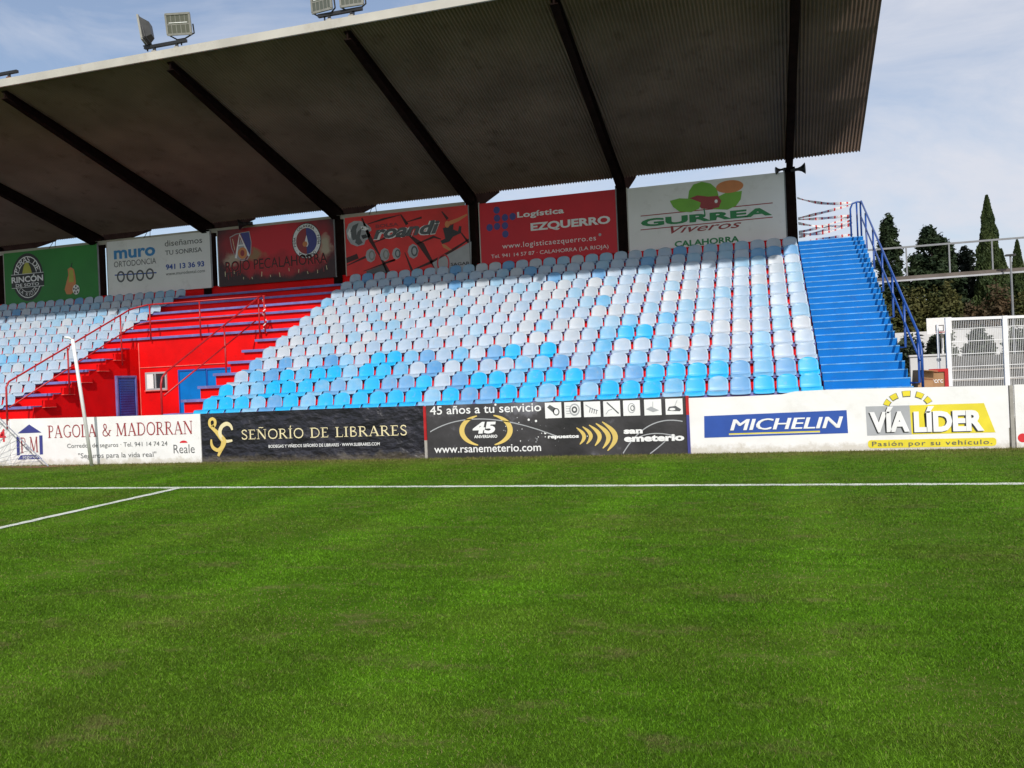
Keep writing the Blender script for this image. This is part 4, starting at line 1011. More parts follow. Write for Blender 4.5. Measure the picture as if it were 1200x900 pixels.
pr.poly([(-1.306, 6.939), (-1.091, 7.326), (-0.890, 7.407), (-0.378, 7.421), (-0.428, 7.156), (-0.580, 6.968), (-0.846, 6.873)], 'ink_leaf', 2)
pr.disc((-0.750, 7.596), .42, .20, 'ink_orange', 3)
pr.poly([(-2.012, 7.353), (-1.753, 7.422), (-1.422, 7.346), (-1.124, 7.343), (-1.018, 7.169), (-1.106, 6.974), (-1.373, 6.946), (-1.638, 6.986)], 'ink_maroon', 4)
pr.poly([(-2.637, 7.334), (-2.329, 7.385), (-1.959, 7.333), (-1.663, 7.180), (-1.718, 6.994), (-1.977, 6.903), (-2.347, 6.960), (-2.543, 7.131)], 'ink_leaf', 5); pr.disc((-1.184, 7.172), .05, .06, 'ink_white', 6, 10); pr.ribbon([(-1.571, 6.979), (-1.547, 6.758)], .04, 'ink_green', 3)
put(pr, "emblem", o)

# ---------------------------------------------------------------- floodlights on the roof edge
def floodlight(label, loc, yaw, tilt, grp, w=0.305, h=0.245):
    o = thing("floodlight", label, "floodlight", loc, grp)
    Rm = Matrix.Translation(loc) @ Matrix.Rotation(yaw, 4, 'Z') @ Matrix.Rotation(tilt, 4, 'X')
    d = 0.16
    b = MB()
    prof = [(-w, -d * .4, -h), (w, -d * .4, -h), (w, -d * .4, h), (-w, -d * .4, h)]
    back = [(-w * .55, d, -h * .55), (w * .55, d, -h * .55), (w * .55, d, h * .55), (-w * .55, d, h * .55)]
    F4 = lambda L4: [Rm @ Vector(q) for q in L4]
    P, Q = F4(prof), F4(back)
    for i in range(4): j = (i + 1) % 4; b.face([P[i], P[j], Q[j], Q[i]], 'lamp_back')
    b.face(Q[::-1], 'lamp_back')
    for a0, a1, c0, c1 in ((-w - .02, w + .02, h - .02, h + .03), (-w - .02, w + .02, -h - .03, -h + .02), (-w - .03, -w + .02, -h, h), (w - .02, w + .03, -h, h)):
        b.box(a0, a1, -d * .4 - .03, -d * .4 + .02, c0, c1, 'lamp_body', Rm)
    b.build("housing", o)
    g_ = MB(); g_.box(-w + .02, w - .02, -d * .4 - .012, -d * .4, -h + .02, h - .02, 'glass', Rm)
    g_.build("lens", o)
    l_ = MB(); l_.tube([Rm @ Vector((-w * .8, -d * .4 - .02, .03)), Rm @ Vector((w * .8, -d * .4 - .02, .03))], .014, 'white', 6); l_.box(-w + .02, w - .02, -d * .4 - .016, -d * .4 - .012, -.02, .015, 'lamp_body', Rm); 
    for q in (-.6, -.2, .2, .6): l_.box(w * q - .008, w * q + .008, -d * .4 - .018, -d * .4 - .012, -h + .02, h - .02, 'lamp_body', Rm)
    l_.build("bulb_bar", o)
    br = MB(); foot = Vector((loc[0], loc[1] + .05, loc[2] - 0.42))
    br.tube([Rm @ Vector((-w - .05, 0, 0)), Rm @ Vector((-w - .05, .02, -h * .9)), foot + Vector((-.12, 0, 0.06)), foot + Vector((.12, 0, .06)), Rm @ Vector((w + .05, .02, -h * .9)), Rm @ Vector((w + .05, 0, 0))], .02, 'black', 6)
    br.tube([foot + Vector((0, 0, .06)), foot + Vector((0, 0, -.10))], .022, 'black', 6)
    br.build("bracket", o)
    return o
FG = "floodlights on the front edge of the roof"
floodlight("floodlight turned side-on at the left of the pair on the roof edge", (-15.28, 19.0, 11.38), math.radians(-66), math.radians(8), FG, .28, .3)
floodlight("rectangular floodlight facing the pitch beside a side-on one", (-14.22, 19.0, 11.38), math.radians(14), math.radians(12), FG)
floodlight("square floodlight at the left end of the upper bracket bar", (-10.04, 19.0, 11.29), math.radians(-8), math.radians(4), FG, .28, .25)
floodlight("square floodlight at the right end of the upper bracket bar", (-9.24, 19.0, 11.29), math.radians(4), math.radians(4), FG, .28, .25)
def bracket_bar(label, x0, x1, rust=False):
    mb = MB(); mb.bar((x0, 19.03, 10.95), (x1, 19.03, 10.95), .08, .075, 'black')
    for x in (x0 + .3, x1 - .3): mb.box(x - .06, x + .06, 18.98, 19.3, 10.782, 10.83, 'dry' if rust else 'concrete'); mb.box(x - .03, x + .03, 19.0, 19.06, 10.83, 10.915, 'black')
    return tag(mb.build("bracket_bar"), label, "bracket", "lamp brackets on the roof edge")
bracket_bar("black bracket bar under the side-on and facing floodlights", -15.35, -14.05)
bracket_bar("black bracket bar under the two square floodlights", -10.2, -9.0)
bracket_bar("rusty empty lamp bracket on the roof edge at the left border", -20.6, -19.6, True)

# horn loudspeakers
def horn(label, loc, d, k=1.0):
    o = thing("horn_speaker", label, "loudspeaker", loc, "horn loudspeakers under the roof")
    loc = Vector(loc); d = Vector(d).normalized()
    h = MB(); h.tube([loc, loc + d * .10 * k, loc + d * .22 * k, loc + d * .33 * k, loc + d * .36 * k], [.055 * k, .06 * k, .10 * k, .19 * k, .215 * k], 'black', 16); h.build("horn", o, smooth=True)
    q = MB(); q.tube([loc - d * .16 * k, loc], .07 * k, 'black', 12); q.build("driver", o)
    b = MB(); b.tube([loc - d * .05, loc - d * .05 + Vector((0, .12, -.02))], .02, 'black', 6); b.build("bracket", o)
horn("black horn loudspeaker on the end pillar pointing away to the right", (1.24, 27.9, 7.90), (1, -.15, 0.02), .82)
horn("black horn loudspeaker on the end pillar pointing over the leaf hoarding", (0.86, 27.86, 7.94), (-1, -.3, -.15), .55)
horn("black horn loudspeaker above the dark red club hoarding", (-18.2, 27.86, 8.05), (-.9, -.5, -.1))

for x0, lab in ((-13.3, "thin dark cable ends dangling above the lion hoarding"), (-23.0, "thin dark cable looped over the white lettered hoarding"), (-27.6, "thin dark cable tangle above the green hoarding")):
    mb = MB(); mb.tube([(x0, 28.2, 8.34), (x0 + .03, 28.15, 8.2), (x0 - .02, 28.0, 7.95)], .012, 'black', 5); mb.tube([(x0, 28.2, 8.33), (x0 + .18, 28.15, 8.24), (x0 + .27, 28.02, 8.0)], .012, 'black', 5)
    tag(mb.build("loose_cable", fix=False), lab, "cable", "loose cables under the roof")

# ---------------------------------------------------------------- barrier tape across the landing
def tape(label, a, b, sag, w=0.07):
    a, b = Vector(a), Vector(b); n = 34; mb = MB(); pr_ = None
    for i in range(n + 1):
        t_ = i / n; p = a.lerp(b, t_) + Vector((0, 0, -sag * 4 * t_ * (1 - t_)))
        tw = 0.9 * math.sin(t_ * 7 + a.z * 9); up = Vector((0, math.sin(tw) * w / 2, math.cos(tw) * w / 2))
        cur = (p + up, p - up)
        if pr_: mb.face([pr_[0], pr_[1], cur[1], cur[0]], 'tape_red' if i % 4 == 0 else 'tape_white')
        pr_ = cur
    return tag(mb.build("barrier_tape", fix=False), label, "barrier tape", "red and white tape closing the landing")
px_, py_ = 1.27, 28.05
for lab, za, zb, sg in (("topmost striped tape sagging from the pillar to the railing top", 7.05, 6.62, .10), ("striped tape rising to the railing top below the topmost one", 6.42, 6.55, .02), ("straight striped tape at mid height across the landing", 6.38, 6.24, .03),
                        ("striped tape crossing upward through the middle of the bundle", 5.98, 6.22, .05), ("striped tape crossing downward through the middle of the bundle", 6.26, 5.95, .08), ("slack striped tape in the lower middle of the bundle", 5.92, 6.0, .12), ("striped tape sloping up just above the lowest one", 5.82, 6.10, .04), ("lowest striped tape along the top step", 5.66, 5.66, .0)):
    tape(lab, (px_, py_, za), (2.76, 27.32, zb), sg, 0.09)
mb = MB()
for k in range(14):
    a_ = 0.9 + k * 1.1; z = 3.55 + k * .075; rr = .05
    mb.tube([(-14.80 + rr * math.cos(a_), 23.32 + rr * math.sin(a_), z), (-14.80 + rr * math.cos(a_ + 1.6), 23.32 + rr * math.sin(a_ + 1.6), z + .07)], .018, 'tape_white' if k % 2 else 'tape_red', 5)
tag(mb.build("barrier_tape", fix=False), "scrap of striped tape wound round a red rail post above the gap", "barrier tape")

# ---------------------------------------------------------------- seats
def seat_pan_mesh():
    nu, nv = 10, 8; V, F = [], []
    for s_ in (0, 1):
        for j in range(nv + 1):
            v = j / nv
            for i in range(nu + 1):
                u = -1 + 2 * i / nu
                hw = 0.222 * (1 - 0.06 * (1 - v) ** 4 - 0.05 * v)
                y = -0.035 + 0.435 * v
                z = 0.055 - 0.030 * (1 - u * u) * math.sin(math.pi * min(1, v * .95 + .05)) - 0.085 * max(0, (0.20 - v) / 0.20) ** 2 + 0.012 * u ** 4
                V.append((u * hw, y, z - 0.014 * s_))
    n1 = nu + 1; o = (nv + 1) * n1
    for j in range(nv):
        for i in range(nu):
            a = j * n1 + i; F.append((a, a + 1, a + n1 + 1, a + n1)); b = a + o; F.append((b, b + n1, b + n1 + 1, b + 1))
    for i in range(nu):
        F.append((i, i + o, i + 1 + o, i + 1)); a = nv * n1 + i; F.append((a, a + 1, a + 1 + o, a + o))
    for j in range(nv):
        a = j * n1; F.append((a, a + n1, a + n1 + o, a + o)); a = j * n1 + nu; F.append((a, a + o, a + o + n1, a + n1))
    return V, F
def seat_back_mesh():
    nu, nv = 12, 10; V, F = [], []
    for s_ in (0, 1):
        for j in range(nv + 1):
            v = j / nv
            hw = 0.215 * (1 - 0.045 * v) * (1 - max(0, (v - 0.55) / 0.45) ** 3.2 * 0.60) if v < 1 else 0.215 * .955 * .40
            for i in range(nu + 1):
                u = -1 + 2 * i / nu
                zz = 0.040 + 0.318 * v - 0.012 * v * u * u
                y = 0.375 + 0.065 * v - 0.028 * (u * u) * (1 - .25 * v) + 0.018 * max(0, (v - .85) / .15) ** 2 - 0.03 * max(0, (.2 - v) / .2) ** 2
                V.append((u * hw, y + 0.014 * s_, zz))
    n1 = nu + 1; o = (nv + 1) * n1
    for j in range(nv):
        for i in range(nu):
            a = j * n1 + i; F.append((a, a + 1, a + n1 + 1, a + n1)); b = a + o; F.append((b, b + n1, b + n1 + 1, b + 1))
    for i in range(nu):
        F.append((i, i + o, i + 1 + o, i + 1)); a = nv * n1 + i; F.append((a, a + 1, a + 1 + o, a + o))
    for j in range(nv):
        a = j * n1; F.append((a, a + n1, a + n1 + o, a + o)); a = j * n1 + nu; F.append((a, a + o, a + o + n1, a + n1))
    return V, F
def mesh_of(name, V, F, mats):
    me = bpy.data.meshes.new(name); me.from_pydata(V, [], F)
    for q in mats: me.materials.append(q)
    me.polygons.foreach_set("use_smooth", [True] * len(F)); me.update()
    bm = bmesh.new(); bm.from_mesh(me); bmesh.ops.recalc_face_normals(bm, faces=bm.faces); bm.to_mesh(me); bm.free()
    return me
panV, panF = seat_pan_mesh(); backV, backF = seat_back_mesh()
bx = MB()
for sgn in (-1, 1): bx.box(sgn * .222 - .018, sgn * .222 + .018, 0.03, 0.33, 0.0, 0.028, 'bolt')
bx.box(-.10, .10, .12, .34, .0, .03, 'bolt')
pan_me = mesh_of("seat_pan", panV, panF, [SEATC['W'][0]]); back_me = mesh_of("backrest", backV, backF, [SEATC['W'][0]])
fix_me = bx.build("mounting"); fix_mesh = fix_me.data; bpy.data.objects.remove(fix_me)

ROWC = ["CCCLBCLCCCCCCLCBBCCLCLCCCLCLBCCC", "CLLCCCLBLCBBCWBCCLCCCBLBCCCCBLBC", "WLBCLCCLCCLWBWLWWLLBWLWLWLWLWLWW", "BWBWLBLWCCLBWLWBCWCWWLWWLGWWWLWW", None, None, None, None, None, None, None, None, None]
def rowcol(i, j, left=False):
    if not left and ROWC[i]: return ROWC[i][j]
    if not left and i == 4 and j in (21, 22, 23): return "LCC"[j - 21]
    if not left and i == 5 and j == 22: return 'L'
    r = rnd.random()
    if i >= 10: return 'W' if r < .44 else 'P' if r < .74 else 'G' if r < .86 else 'B'
    if i >= 7: return 'W' if r < .58 else 'G' if r < .84 else 'P' if r < .98 else 'L'
    return 'W' if r < .50 else 'G' if r < .70 else 'P' if r < .93 else 'L'
ORD = ["", "first", "second", "third", "fourth", "fifth", "sixth", "seventh", "eighth", "ninth", "tenth", "eleventh", "twelfth", "thirteenth", "fourteenth", "fifteenth", "sixteenth", "seventeenth", "eighteenth", "nineteenth", "twentieth"]
TENS = {2: ("twentieth", "twenty"), 3: ("thirtieth", "thirty")}
def ordn(n):
    if n <= 20: return ORD[n]
    return TENS[n // 10][0] if n % 10 == 0 else TENS[n // 10][1] + "-" + ORD[n % 10]
seats = []
for i in range(13):
    for j in range(32): seats.append((i, j, -13.61 + 0.47 * j, 'R'))
    for j in range(24):
        x = -20.86 - 0.47 * j
        y = YFR(i); dpt = -BK[0] * x - BK[1] * y
        if 998 * (R[0] * x + R[1] * y) / dpt > -630: seats.append((i, j, x, 'L'))
def depth(s): return -BK[0] * s[2] - BK[1] * (YFR(s[0]) + .2)
seats.sort(key=depth)
LIMIT = 300
stuffV, stuffF, stuffM = [], [], []
smats = list(SEATC)
for n, (i, j, x, blk) in enumerate(seats):
    c = rowcol(i, j, blk == 'L')
    y = YFR(i) + rnd.uniform(-.006, .006); z = ZS(i)
    if n < LIMIT:
        rowt = "front row" if i == 0 else ordn(i + 1) + " row"
        if blk == 'R': lab = f"{SEATC[c][1]} plastic seat, {ordn(32 - j)} from the blue staircase in the {rowt} up"
        else: lab = f"{SEATC[c][1]} plastic seat, {ordn(j + 1)} from the red aisle railing in the {rowt} up"
        if i == 0: lab = lab.replace("front row up", "front row")
        if 32 - j == 1 and blk == 'R': lab = lab.replace("first from", "next to")
        o = thing("stadium_seat", lab, "seat", (x, y, z), "moulded plastic seats on the stand")
        for nm, me in (("seat_pan", pan_me), ("backrest", back_me), ("mounting", fix_mesh)):
            q = bpy.data.objects.new(nm, me); C.objects.link(q); q.parent = o
            if nm != "mounting":
                q.material_slots[0].link = 'OBJECT'; q.material_slots[0].material = SEATC[c][0]
            if nm == "backrest": q.rotation_euler = (rnd.uniform(-.03, .03), 0, rnd.uniform(-.02, .02))
        o.rotation_euler = (0, 0, rnd.uniform(-.02, .02))
    else:
        k = smats.index(c)
        for VV, FF in ((panV, panF), (backV, backF)):
            b = len(stuffV); stuffV += [(x + q[0], y + q[1], z + q[2]) for q in VV]
            stuffF += [tuple(b + t_ for t_ in f) for f in FF]; stuffM += [k] * len(FF)
        b = len(stuffV); stuffV += [(x + v.co.x, y + v.co.y, z + v.co.z) for v in fix_mesh.vertices]
        stuffF += [tuple(b + t_ for t_ in p.vertices) for p in fix_mesh.polygons]; stuffM += [len(smats)] * len(fix_mesh.polygons)
def seat_stuff_mat(src):
    """same plastic; brightness and fading vary along the rows"""
    m = src.copy()
    N, L = m.node_tree.nodes, m.node_tree.links
    oi = next(q for q in N if q.type == 'OBJECT_INFO')
    t = next(q for q in N if q.type == 'TEX_COORD')
    n = N.new("ShaderNodeTexNoise"); n.inputs["Scale"].default_value = 2.2; n.inputs["Detail"].default_value = 1
    L.new(t.outputs["Object"], n.inputs["Vector"])
    for l in list(L):
        if l.from_node == oi and l.from_socket.name == "Random": to = l.to_socket; L.remove(l); L.new(n.outputs["Fac"], to)
    return m
me = mesh_of("stadium_seats_far", stuffV, stuffF, [seat_stuff_mat(SEATC[c][0]) for c in smats] + [M['bolt']])
me.polygons.foreach_set("material_index", stuffM); me.update()
so = bpy.data.objects.new("far_seating", me); C.objects.link(so)
tag(so, "the upper and far left rows of bleached pale blue plastic seats", "seating", kind='stuff')

# ---------------------------------------------------------------- goal net and leaning pole at the left
mb = MB(); mb.tube([(-16.44, 17.75, -0.05), (-16.40, 17.47, 1.65), (-16.36, 17.2, 3.20)], .042, 'white', 10)
po = mb.build("net_pole", smooth=True); tag(po, "white leaning pole standing on the grass in front of the house-emblem board", "pole")
mb = MB(); mb.tube([(-16.36, 17.2, 3.18), (-16.42, 17.15, 3.24), (-16.52, 17.12, 3.25)], .03, 'white', 8)
q = mb.build("hook", po, smooth=True); q.matrix_parent_inverse = Matrix.Identity(4)
gn = MB()
A0, A1 = Vector((-20.2, 17.55, 2.2)), Vector((-17.62, 17.55, 0.03))
nk = 15
for k in range(nk + 1):
    t_ = k / nk; top_ = A0.lerp(A1, t_)
    gn.tube([top_, Vector((max(top_.x - top_.z * .9, -20.4), 17.60, 0.02))], .0045, 'net', 4)
    if top_.z > .05: gn.tube([Vector((top_.x, 17.55, top_.z)), Vector((-20.4, 17.58, max(.02, top_.z - (top_.x + 20.4) * .35)))], .0045, 'net', 4)
gn.tube([A0, A1], .016, 'net', 6)
tag(gn.build("goal_net", fix=False), "grey cord net of a goal sloping to the grass at the left border", "goal net")
mb = MB(); mb.face([(-19.6, 17.75, .008), (-17.9, 17.45, .008), (-16.9, 17.8, .008), (-17.2, 18.08, .008), (-19.6, 18.1, .008)], 'dry')
tag(mb.build("dirt"), "reddish bare dirt beside the goal net", "dirt", kind='stuff')

# ---------------------------------------------------------------- beside and behind the stand, right
# welded mesh fence
YFN = 24.0
fx = [4.58, 5.88, 7.18, 8.48]
for k in range(3):
    o = thing("mesh_fence_panel", ["white welded mesh fence panel next to the slim gate post", "white welded mesh fence panel cut off by the right border", "white welded mesh fence panel farthest from the staircase"][k], "fence panel", (fx[k], YFN, 0), "white mesh fence panels")
    a, b = fx[k] + .05, fx[k + 1] - .05; zt0 = 2.80 - .03 * k
    m1 = MB()
    nw = 30
    for i in range(nw + 1):
        x = a + (b - a) * i / nw; m1.bar((x, YFN, .25), (x, YFN, zt0 - .04), .0075, .0075, 'white')
    for z in (.3, .62, .94, 1.26, 1.58, 1.9, 2.22, 2.54): m1.bar((a, YFN - .01, z), (b, YFN - .01, z), .012, .016, 'white')
    m1.build("wire_mesh", o)
    m2 = MB(); m2.bar((fx[k], YFN, zt0), (fx[k + 1], YFN, zt0 - .03), .06, .07, 'white'); m2.build("top_bar", o)
    m3 = MB(); m3.box(fx[k] - .055, fx[k] + .055, YFN - .055, YFN + .055, 0, zt0 + .04, 'white'); m3.build("post", o)
mb = MB(); mb.box(4.38, 4.43, YFN + .3, YFN + .35, 0, 2.7, 'white'); mb.box(4.36, 4.45, YFN + .28, YFN + .37, 1.75, 1.82, 'galv')
tag(mb.build("gate_post"), "slim white gate post left of the mesh fence", "post")
# basketball hoop
o = thing("basketball_hoop", "white basketball backboard on a pole behind the mesh fence", "basketball hoop", (8.5, 45.6, 0))
mb = MB(); mb.box(7.68, 8.78, 45.0, 45.05, 3.18, 3.95, 'white'); bb = mb.build("backboard", o)
mb = MB()
for a, b, c, d in ((8.06, 8.42, 3.30, 3.33), (8.06, 8.42, 3.57, 3.60), (8.06, 8.09, 3.33, 3.57), (8.39, 8.42, 3.33, 3.57)): mb.box(a, b, 44.99, 44.997, c, d, 'ink_black')
mb.build("target_square", bb)
mb = MB(); mb.tube([(8.24 + .23 * math.cos(k * .524), 44.74 + .23 * math.sin(k * .524), 3.24) for k in range(13)], .015, 'rail_red', 6); mb.build("rim", o)
mb = MB(); mb.tube([(8.5, 45.9, 0), (8.5, 45.9, 3.0), (8.35, 45.1, 3.5)], .06, 'white', 8); mb.build("pole", o)
# perimeter wall behind the court, low wall beside the stairs
M['court_wall'] = mat('court_wall_paint', (0.56, 0.56, 0.55), .7, .1, 1.0, dirt=(.4, .38, .34), dirt_amt=.5)
o = MB(); o.box(2.0, 40, 56, 56.25, 0, 3.75, 'court_wall'); tag(o.build("perimeter_wall"), "long white wall behind the rounded shrubs", "wall")
o = MB(); o.box(4.9, 6.0, 32, 32.2, 0, 1.98, 'court_wall'); o.box(4.87, 6.03, 31.95, 32.25, 1.98, 2.04, 'court_wall'); tag(o.build("low_wall"), "low white wall seen between the stair railing and the gate post", "wall")
M['grey_wall'] = mat("grey_bench_wall", (0.085, 0.085, 0.08), .85, .4, 1.5, .2, 20)
o = MB(); o.box(6.2, 30, 37, 37.4, 0, 1.98, 'grey_wall')
for z in (0.5, 1.0, 1.4): o.box(6.2, 30, 36.96, 36.997, z, z + .06, 'concrete')
tag(o.build("retaining_wall"), "dark grey retaining wall behind the mesh fence", "wall")
# raised walkway frame with handrail in front of the trees
o = thing("raised_walkway", "long raised walkway beam with a grey handrail crossing in front of the cypresses", "walkway", (9, 40, 0))
mb = MB(); mb.bar((2.2, 40, 5.44), (34, 40, 5.56), .5, .17, 'darkbeam'); mb.build("deck_beam", o)
mb = MB(); mb.bar((2.2, 39.72, 5.34), (34, 39.72, 5.46), .05, .07, 'ink_grey'); mb.build("edge_strip", o)
mb = MB(); mb.bar((2.2, 40, 6.80), (34, 40, 6.86), .06, .075, 'galv'); mb.build("handrail", o)
for x in (4.5, 6.15, 7.82, 9.45, 11.1, 12.7, 14.3):
    mb = MB(); mb.bar((x, 40, 5.5), (x, 40, 6.78), .055, .055, 'galv'); mb.build("post", o)
for x in (2.6, 16.5, 30):
    mb = MB(); mb.tube([(x, 40, 0), (x, 40, 5.4)], .07, 'white', 8); mb.build("support", o)
o = thing("lamp_post", "thin pale lamp post with a small twin head among the cypresses", "lamp post", (9.92, 39.2, 0))
mb = MB(); mb.tube([(9.92, 39.2, 0), (9.92, 39.2, 6.0)], [.055, .04], 'galv', 8); mb.build("pole", o)
mb = MB(); mb.box(9.74, 10.10, 39.1, 39.3, 6.0, 6.07, 'black'); mb.build("lamp_head", o)
# boxes at the foot of the staircase
o = thing("cardboard_box", "brown cardboard box tilted against the foot of the stair railing", "box", (3.1, 18.95, 1.17))
Rm = Matrix.Translation((3.1, 18.95, 1.18)) @ Matrix.Rotation(.3, 4, 'Z') @ Matrix.Rotation(.10, 4, 'Y')
mb = MB(); mb.box(-.15, .15, -.13, .13, 0, .36, 'card', Rm); mb.build("carton", o)
mb = MB(); mb.box(-.15, .15, -.30, -.13, .345, .36, 'card', Rm @ Matrix.Rotation(-.0, 4, 'X')); mb.box(-.152, .152, -.132, -.128, .17, .20, 'dry', Rm); mb.build("flap", o)
o = thing("framed_board", "red-framed board with white scribble leaning beside the cardboard box", "board", (3.42, 19.0, 1.17))
mb = MB(); mb.box(3.27, 3.56, 19.0, 19.04, 1.17, 1.50, 'card'); mb.build("panel", o)
mb = MB(); mb.box(3.25, 3.60, 18.97, 19.05, 1.50, 1.56, 'rail_red'); mb.box(3.53, 3.60, 18.97, 19.05, 1.17, 1.50, 'rail_red'); mb.build("frame", o)
pr = Print(18.998)
for q in range(4): pr.arc((3.315 + .055 * q, 1.31), .024, .03, 40, 330 if q % 2 else 250, .014, 'ink_white', 1, 8)
put(pr, "chalk_scribble", o)

# ---------------------------------------------------------------- trees and shrubs
def leaf_mat(name, a, b):
    m = bpy.data.materials.new(name)
    nt, p = nodes_of(m); N, L = nt.nodes, nt.links
    t = N.new("ShaderNodeTexCoord"); n = N.new("ShaderNodeTexNoise"); n.inputs["Scale"].default_value = 1.1; n.inputs["Detail"].default_value = 6
    L.new(t.outputs["Object"], n.inputs["Vector"])
    mr = N.new("ShaderNodeMapRange"); mr.inputs["From Min"].default_value = .35; mr.inputs["From Max"].default_value = .65; L.new(n.outputs["Fac"], mr.inputs["Value"])
    mx = N.new("ShaderNodeMix"); mx.data_type = 'RGBA'; mx.inputs["A"].default_value = (*a, 1); mx.inputs["B"].default_value = (*b, 1); L.new(mr.outputs[0], mx.inputs["Factor"])
    L.new(mx.outputs["Result"], p.inputs["Base Color"]); p.inputs["Roughness"].default_value = .7; p.inputs["Specular IOR Level"].default_value = .2
    return m
LM = {'cypress': leaf_mat("cypress_foliage", (.022, .040, .012), (.050, .070, .020)), 'cedar': leaf_mat("cedar_foliage", (.012, .026, .012), (.034, .052, .020)),
      'dark': leaf_mat("dark_evergreen_foliage", (.006, .012, .008), (.014, .022, .010)), 'olive': leaf_mat("olive_scrub_foliage", (.045, .055, .015), (.085, .080, .025)), 'rust': leaf_mat("rusty_scrub_foliage", (.045, .036, .018), (.080, .050, .024)),
      'shrub': leaf_mat("grey_green_shrub_foliage", (.030, .045, .025), (.065, .080, .045))}
def crown_obj(name, pts, nrm_up, size, m, parent):
    n = len(pts); r = size * rng.uniform(.6, 1.4, n)
    a = rng.normal(size=(n, 3)); a /= np.linalg.norm(a, axis=1)[:, None]; a[:, 2] = a[:, 2] * .6 + nrm_up
    b = rng.normal(size=(n, 3)); b -= a * (np.sum(a * b, 1) / np.sum(a * a, 1))[:, None]; b /= np.linalg.norm(b, axis=1)[:, None]
    a /= np.linalg.norm(a, axis=1)[:, None]
    co = np.stack([pts - a * r[:, None], pts + b * r[:, None] * .45, pts + a * r[:, None], pts - b * r[:, None] * .45], 1).reshape(-1, 3)
    me = bpy.data.meshes.new(name); F = np.arange(4 * n).reshape(-1, 4).tolist()
    me.from_pydata(co.tolist(), [], F); me.materials.append(m); me.update()
    o = bpy.data.objects.new(name, me); C.objects.link(o); o.parent = parent; o.matrix_parent_inverse = Matrix.Translation(-parent.location)
    return o
def tree(label, kind, x, y, h, w, n, size, m, base=0.6, grp="evergreen trees behind the walkway"):
    o = thing("cypress_tree" if kind == 'cypress' else "conifer_tree" if kind == 'cedar' else "evergreen_tree", label, "tree", (x, y, 0), grp)
    tr = MB(); tr.tube([(x, y, -.1), (x + .05, y, h * .45), (x, y, h * .92)], [.03 * h * .5 + .06, .012 * h + .04, .02], 'bark', 8)
    for k in range(10):
        z = h * (.2 + .065 * k); a_ = k * 2.4; ln = w * .75 * (1 - z / h)
        tr.tube([(x, y, z), (x + math.cos(a_) * ln, y + math.sin(a_) * ln, z + (ln * .9 if kind == 'cypress' else ln * .12))], [.05, .012], 'bark', 5)
    tr.build("trunk", o)
    if kind == 'cypress':
        t_ = rng.uniform(0, 1, n) ** .85; z = base + t_ * (h - base)
        rad = w * np.minimum((1 - t_) ** .72 * 1.05, .55 + t_ * 2.2); ph = rng.uniform(0, 2 * np.pi, n)
        bumpy = 1 + .16 * np.sin(ph * 3 + z * 2.1) + .12 * np.sin(ph * 5 - z * 3.7 + 1)
        rr_ = rad * bumpy * rng.uniform(.35, 1.04, n) ** .5
        pts = np.stack([x + rr_ * np.cos(ph), y + rr_ * np.sin(ph), z], 1); up = 1.5
    elif kind == 'cedar':
        nb = 135; bz = base + (h - base) * rng.uniform(0, 1, nb) ** .9; ba = rng.uniform(0, 2 * np.pi, nb)
        bl = w * ((1 - (bz - base) / (h - base)) ** .75 * rng.uniform(.62, 1.2, nb) + .08); k = rng.integers(0, nb, n)
        s_ = rng.uniform(.15, 1, n) ** .7; sp = .075 * w + .13 * bl[k] * (1.05 - s_)
        pts = np.stack([x + np.cos(ba[k]) * bl[k] * s_ + rng.normal(0, 1, n) * sp * .6, y + np.sin(ba[k]) * bl[k] * s_ + rng.normal(0, 1, n) * sp * .6, bz[k] - .05 * bl[k] * s_ + rng.normal(0, 1, n) * .16 + .22 * s_ * bl[k] * (bz[k] > h * .6)], 1); up = .15
    else:
        nc = 40; c0 = rng.normal(size=(nc, 3)); c0 /= np.linalg.norm(c0, axis=1)[:, None]; c0 *= rng.uniform(.35, 1, nc)[:, None] ** .5
        k = rng.integers(0, nc, n); q = rng.normal(size=(n, 3)); q /= np.linalg.norm(q, axis=1)[:, None]
        p3 = c0[k] * .82 + q * .26 * rng.uniform(.4, 1, n)[:, None]
        pts = np.stack([x + p3[:, 0] * w, y + p3[:, 1] * w, base + (h - base) * .5 + p3[:, 2] * (h - base) * .5], 1); up = .2
    crown_obj("crown", pts, up, size, LM[m], o)
    return o
tree("spiky conifer just behind the blue stair railing", 'cedar', 8.2, 60, 11.3, 1.7, 21600, .13, 'cedar')
tree("broad two-topped dark conifer right of the stair railing", 'cedar', 10.7, 60, 10.3, 2.9, 32400, .14, 'cedar')
tree("second shorter spire growing close beside the broad conifer", 'cedar', 11.75, 61, 9.6, 1.6, 16200, .13, 'cedar')
tree("blackish round evergreen left of the tall cypress", 'round', 13.2, 63, 9.6, 1.6, 21600, .13, 'dark', 2.0)
tree("small blackish evergreen between the broad conifer and the round one", 'cedar', 12.3, 64.5, 9.3, 1.1, 12600, .12, 'dark')
tree("tall slender cypress towering above the walkway", 'cypress', 14.0, 60, 12.2, 1.3, 39600, .11, 'cypress', .5)
tree("shorter cypress leaning beside the tall one", 'cypress', 15.15, 62, 9.0, 1.15, 21600, .11, 'cypress', .5)
tree("slim pointed cypress right of the lamp post", 'cypress', 16.1, 62, 9.5, .95, 21600, .11, 'cypress', .5)
tree("cypress cut off by the right border", 'cypress', 17.0, 62, 8.9, .95, 18000, .11, 'cypress', .5)
tree("cypress at the far end of the row from the staircase", 'cypress', 18.4, 62, 9.3, 1.0, 14400, .11, 'cypress', .5)
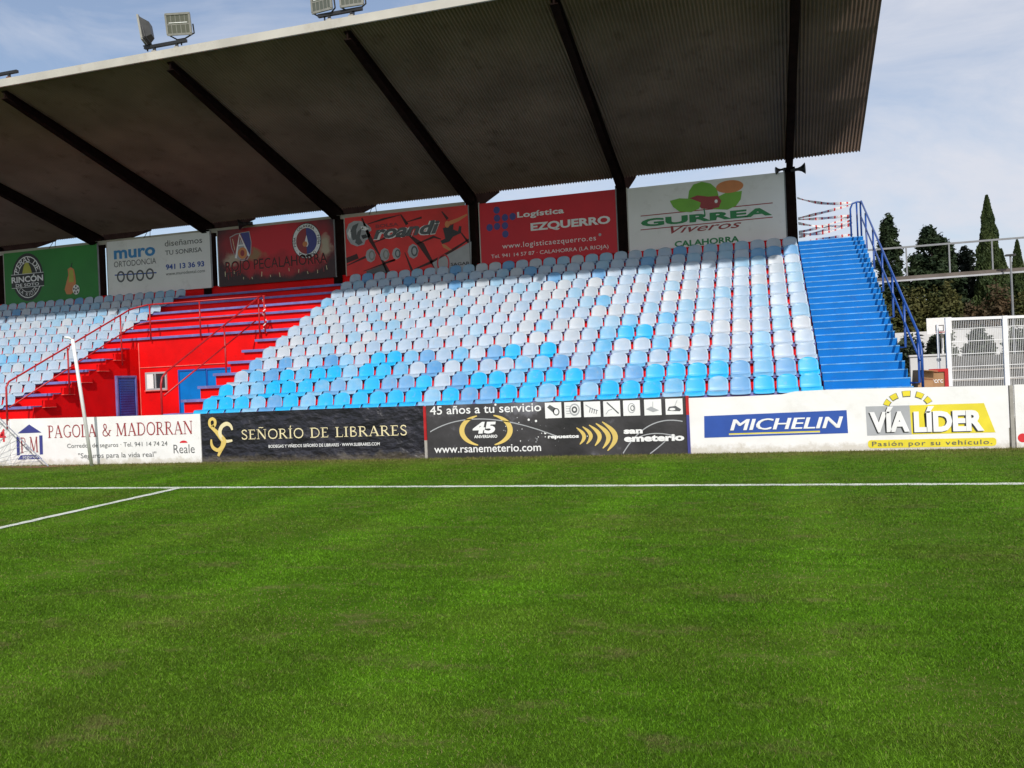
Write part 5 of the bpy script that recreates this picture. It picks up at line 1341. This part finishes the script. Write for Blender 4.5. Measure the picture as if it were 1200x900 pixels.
def scrub(label, x, y, z0, h, w, m, n=3500, cat="bush", grp="scrub below the trees", nm="bush", d=None):
    o = thing(nm, label, cat, (x, y, 0), grp)
    t_ = MB(); t_.tube([(x, y, 0), (x, y, z0 + h * .5)], [.07, .03], 'bark', 6)
    for k in range(5): t_.tube([(x, y, z0 + .1), (x + math.cos(k * 1.3) * w * .5, y + math.sin(k * 1.3) * w * .5, z0 + h * .6)], [.03, .01], 'bark', 5)
    t_.build("stem", o)
    nc = 70; c0 = rng.normal(size=(nc, 3)); c0 /= np.linalg.norm(c0, axis=1)[:, None]; c0 *= rng.uniform(.4, 1, nc)[:, None]
    k = rng.integers(0, nc, n); q = rng.normal(size=(n, 3)); q /= np.linalg.norm(q, axis=1)[:, None]
    p3 = c0[k] * .75 + q * .34 * rng.uniform(.3, 1, n)[:, None]
    crown_obj("foliage", np.stack([x + p3[:, 0] * w, y + p3[:, 1] * (d or w), z0 + h * .5 + p3[:, 2] * h * .55], 1), .1, .13, LM[m], o)
for x, m, h, lab in ((7.4, 'olive', 5.4, "olive scrub at the foot of the conifer behind the railing"), (9.2, 'olive', 5.8, "olive scrub below the broad conifer"), (10.9, 'olive', 6.1, "tall olive scrub between the broad conifer and the dark evergreens"), (12.4, 'rust', 5.2, "rusty brown scrub below the blackish evergreens"),
                     (13.9, 'rust', 5.5, "rusty brown scrub under the tall cypress"), (15.2, 'olive', 5.0, "olive scrub behind the lamp post"), (16.6, 'rust', 5.3, "rusty scrub at the right border"), (18.2, 'olive', 5.2, "olive scrub farthest from the staircase")):
    scrub(lab, x, 58.3, 1.0, h, 1.25, m, 7500)
for x, lab in ((7.05, "rounded shrub behind the blue stair railing"), (8.6, "rounded shrub below the basketball backboard"), (10.2, "rounded shrub behind the first mesh panel"), (12.3, "wide shrub behind the fence post"), (13.9, "rounded shrub farthest from the basketball hoop")):
    scrub(lab, x, 46.5, .5, 3.0, .85 if x < 11 else 1.25, 'shrub', 5200, "shrub", "rounded shrubs before the white wall", "shrub")
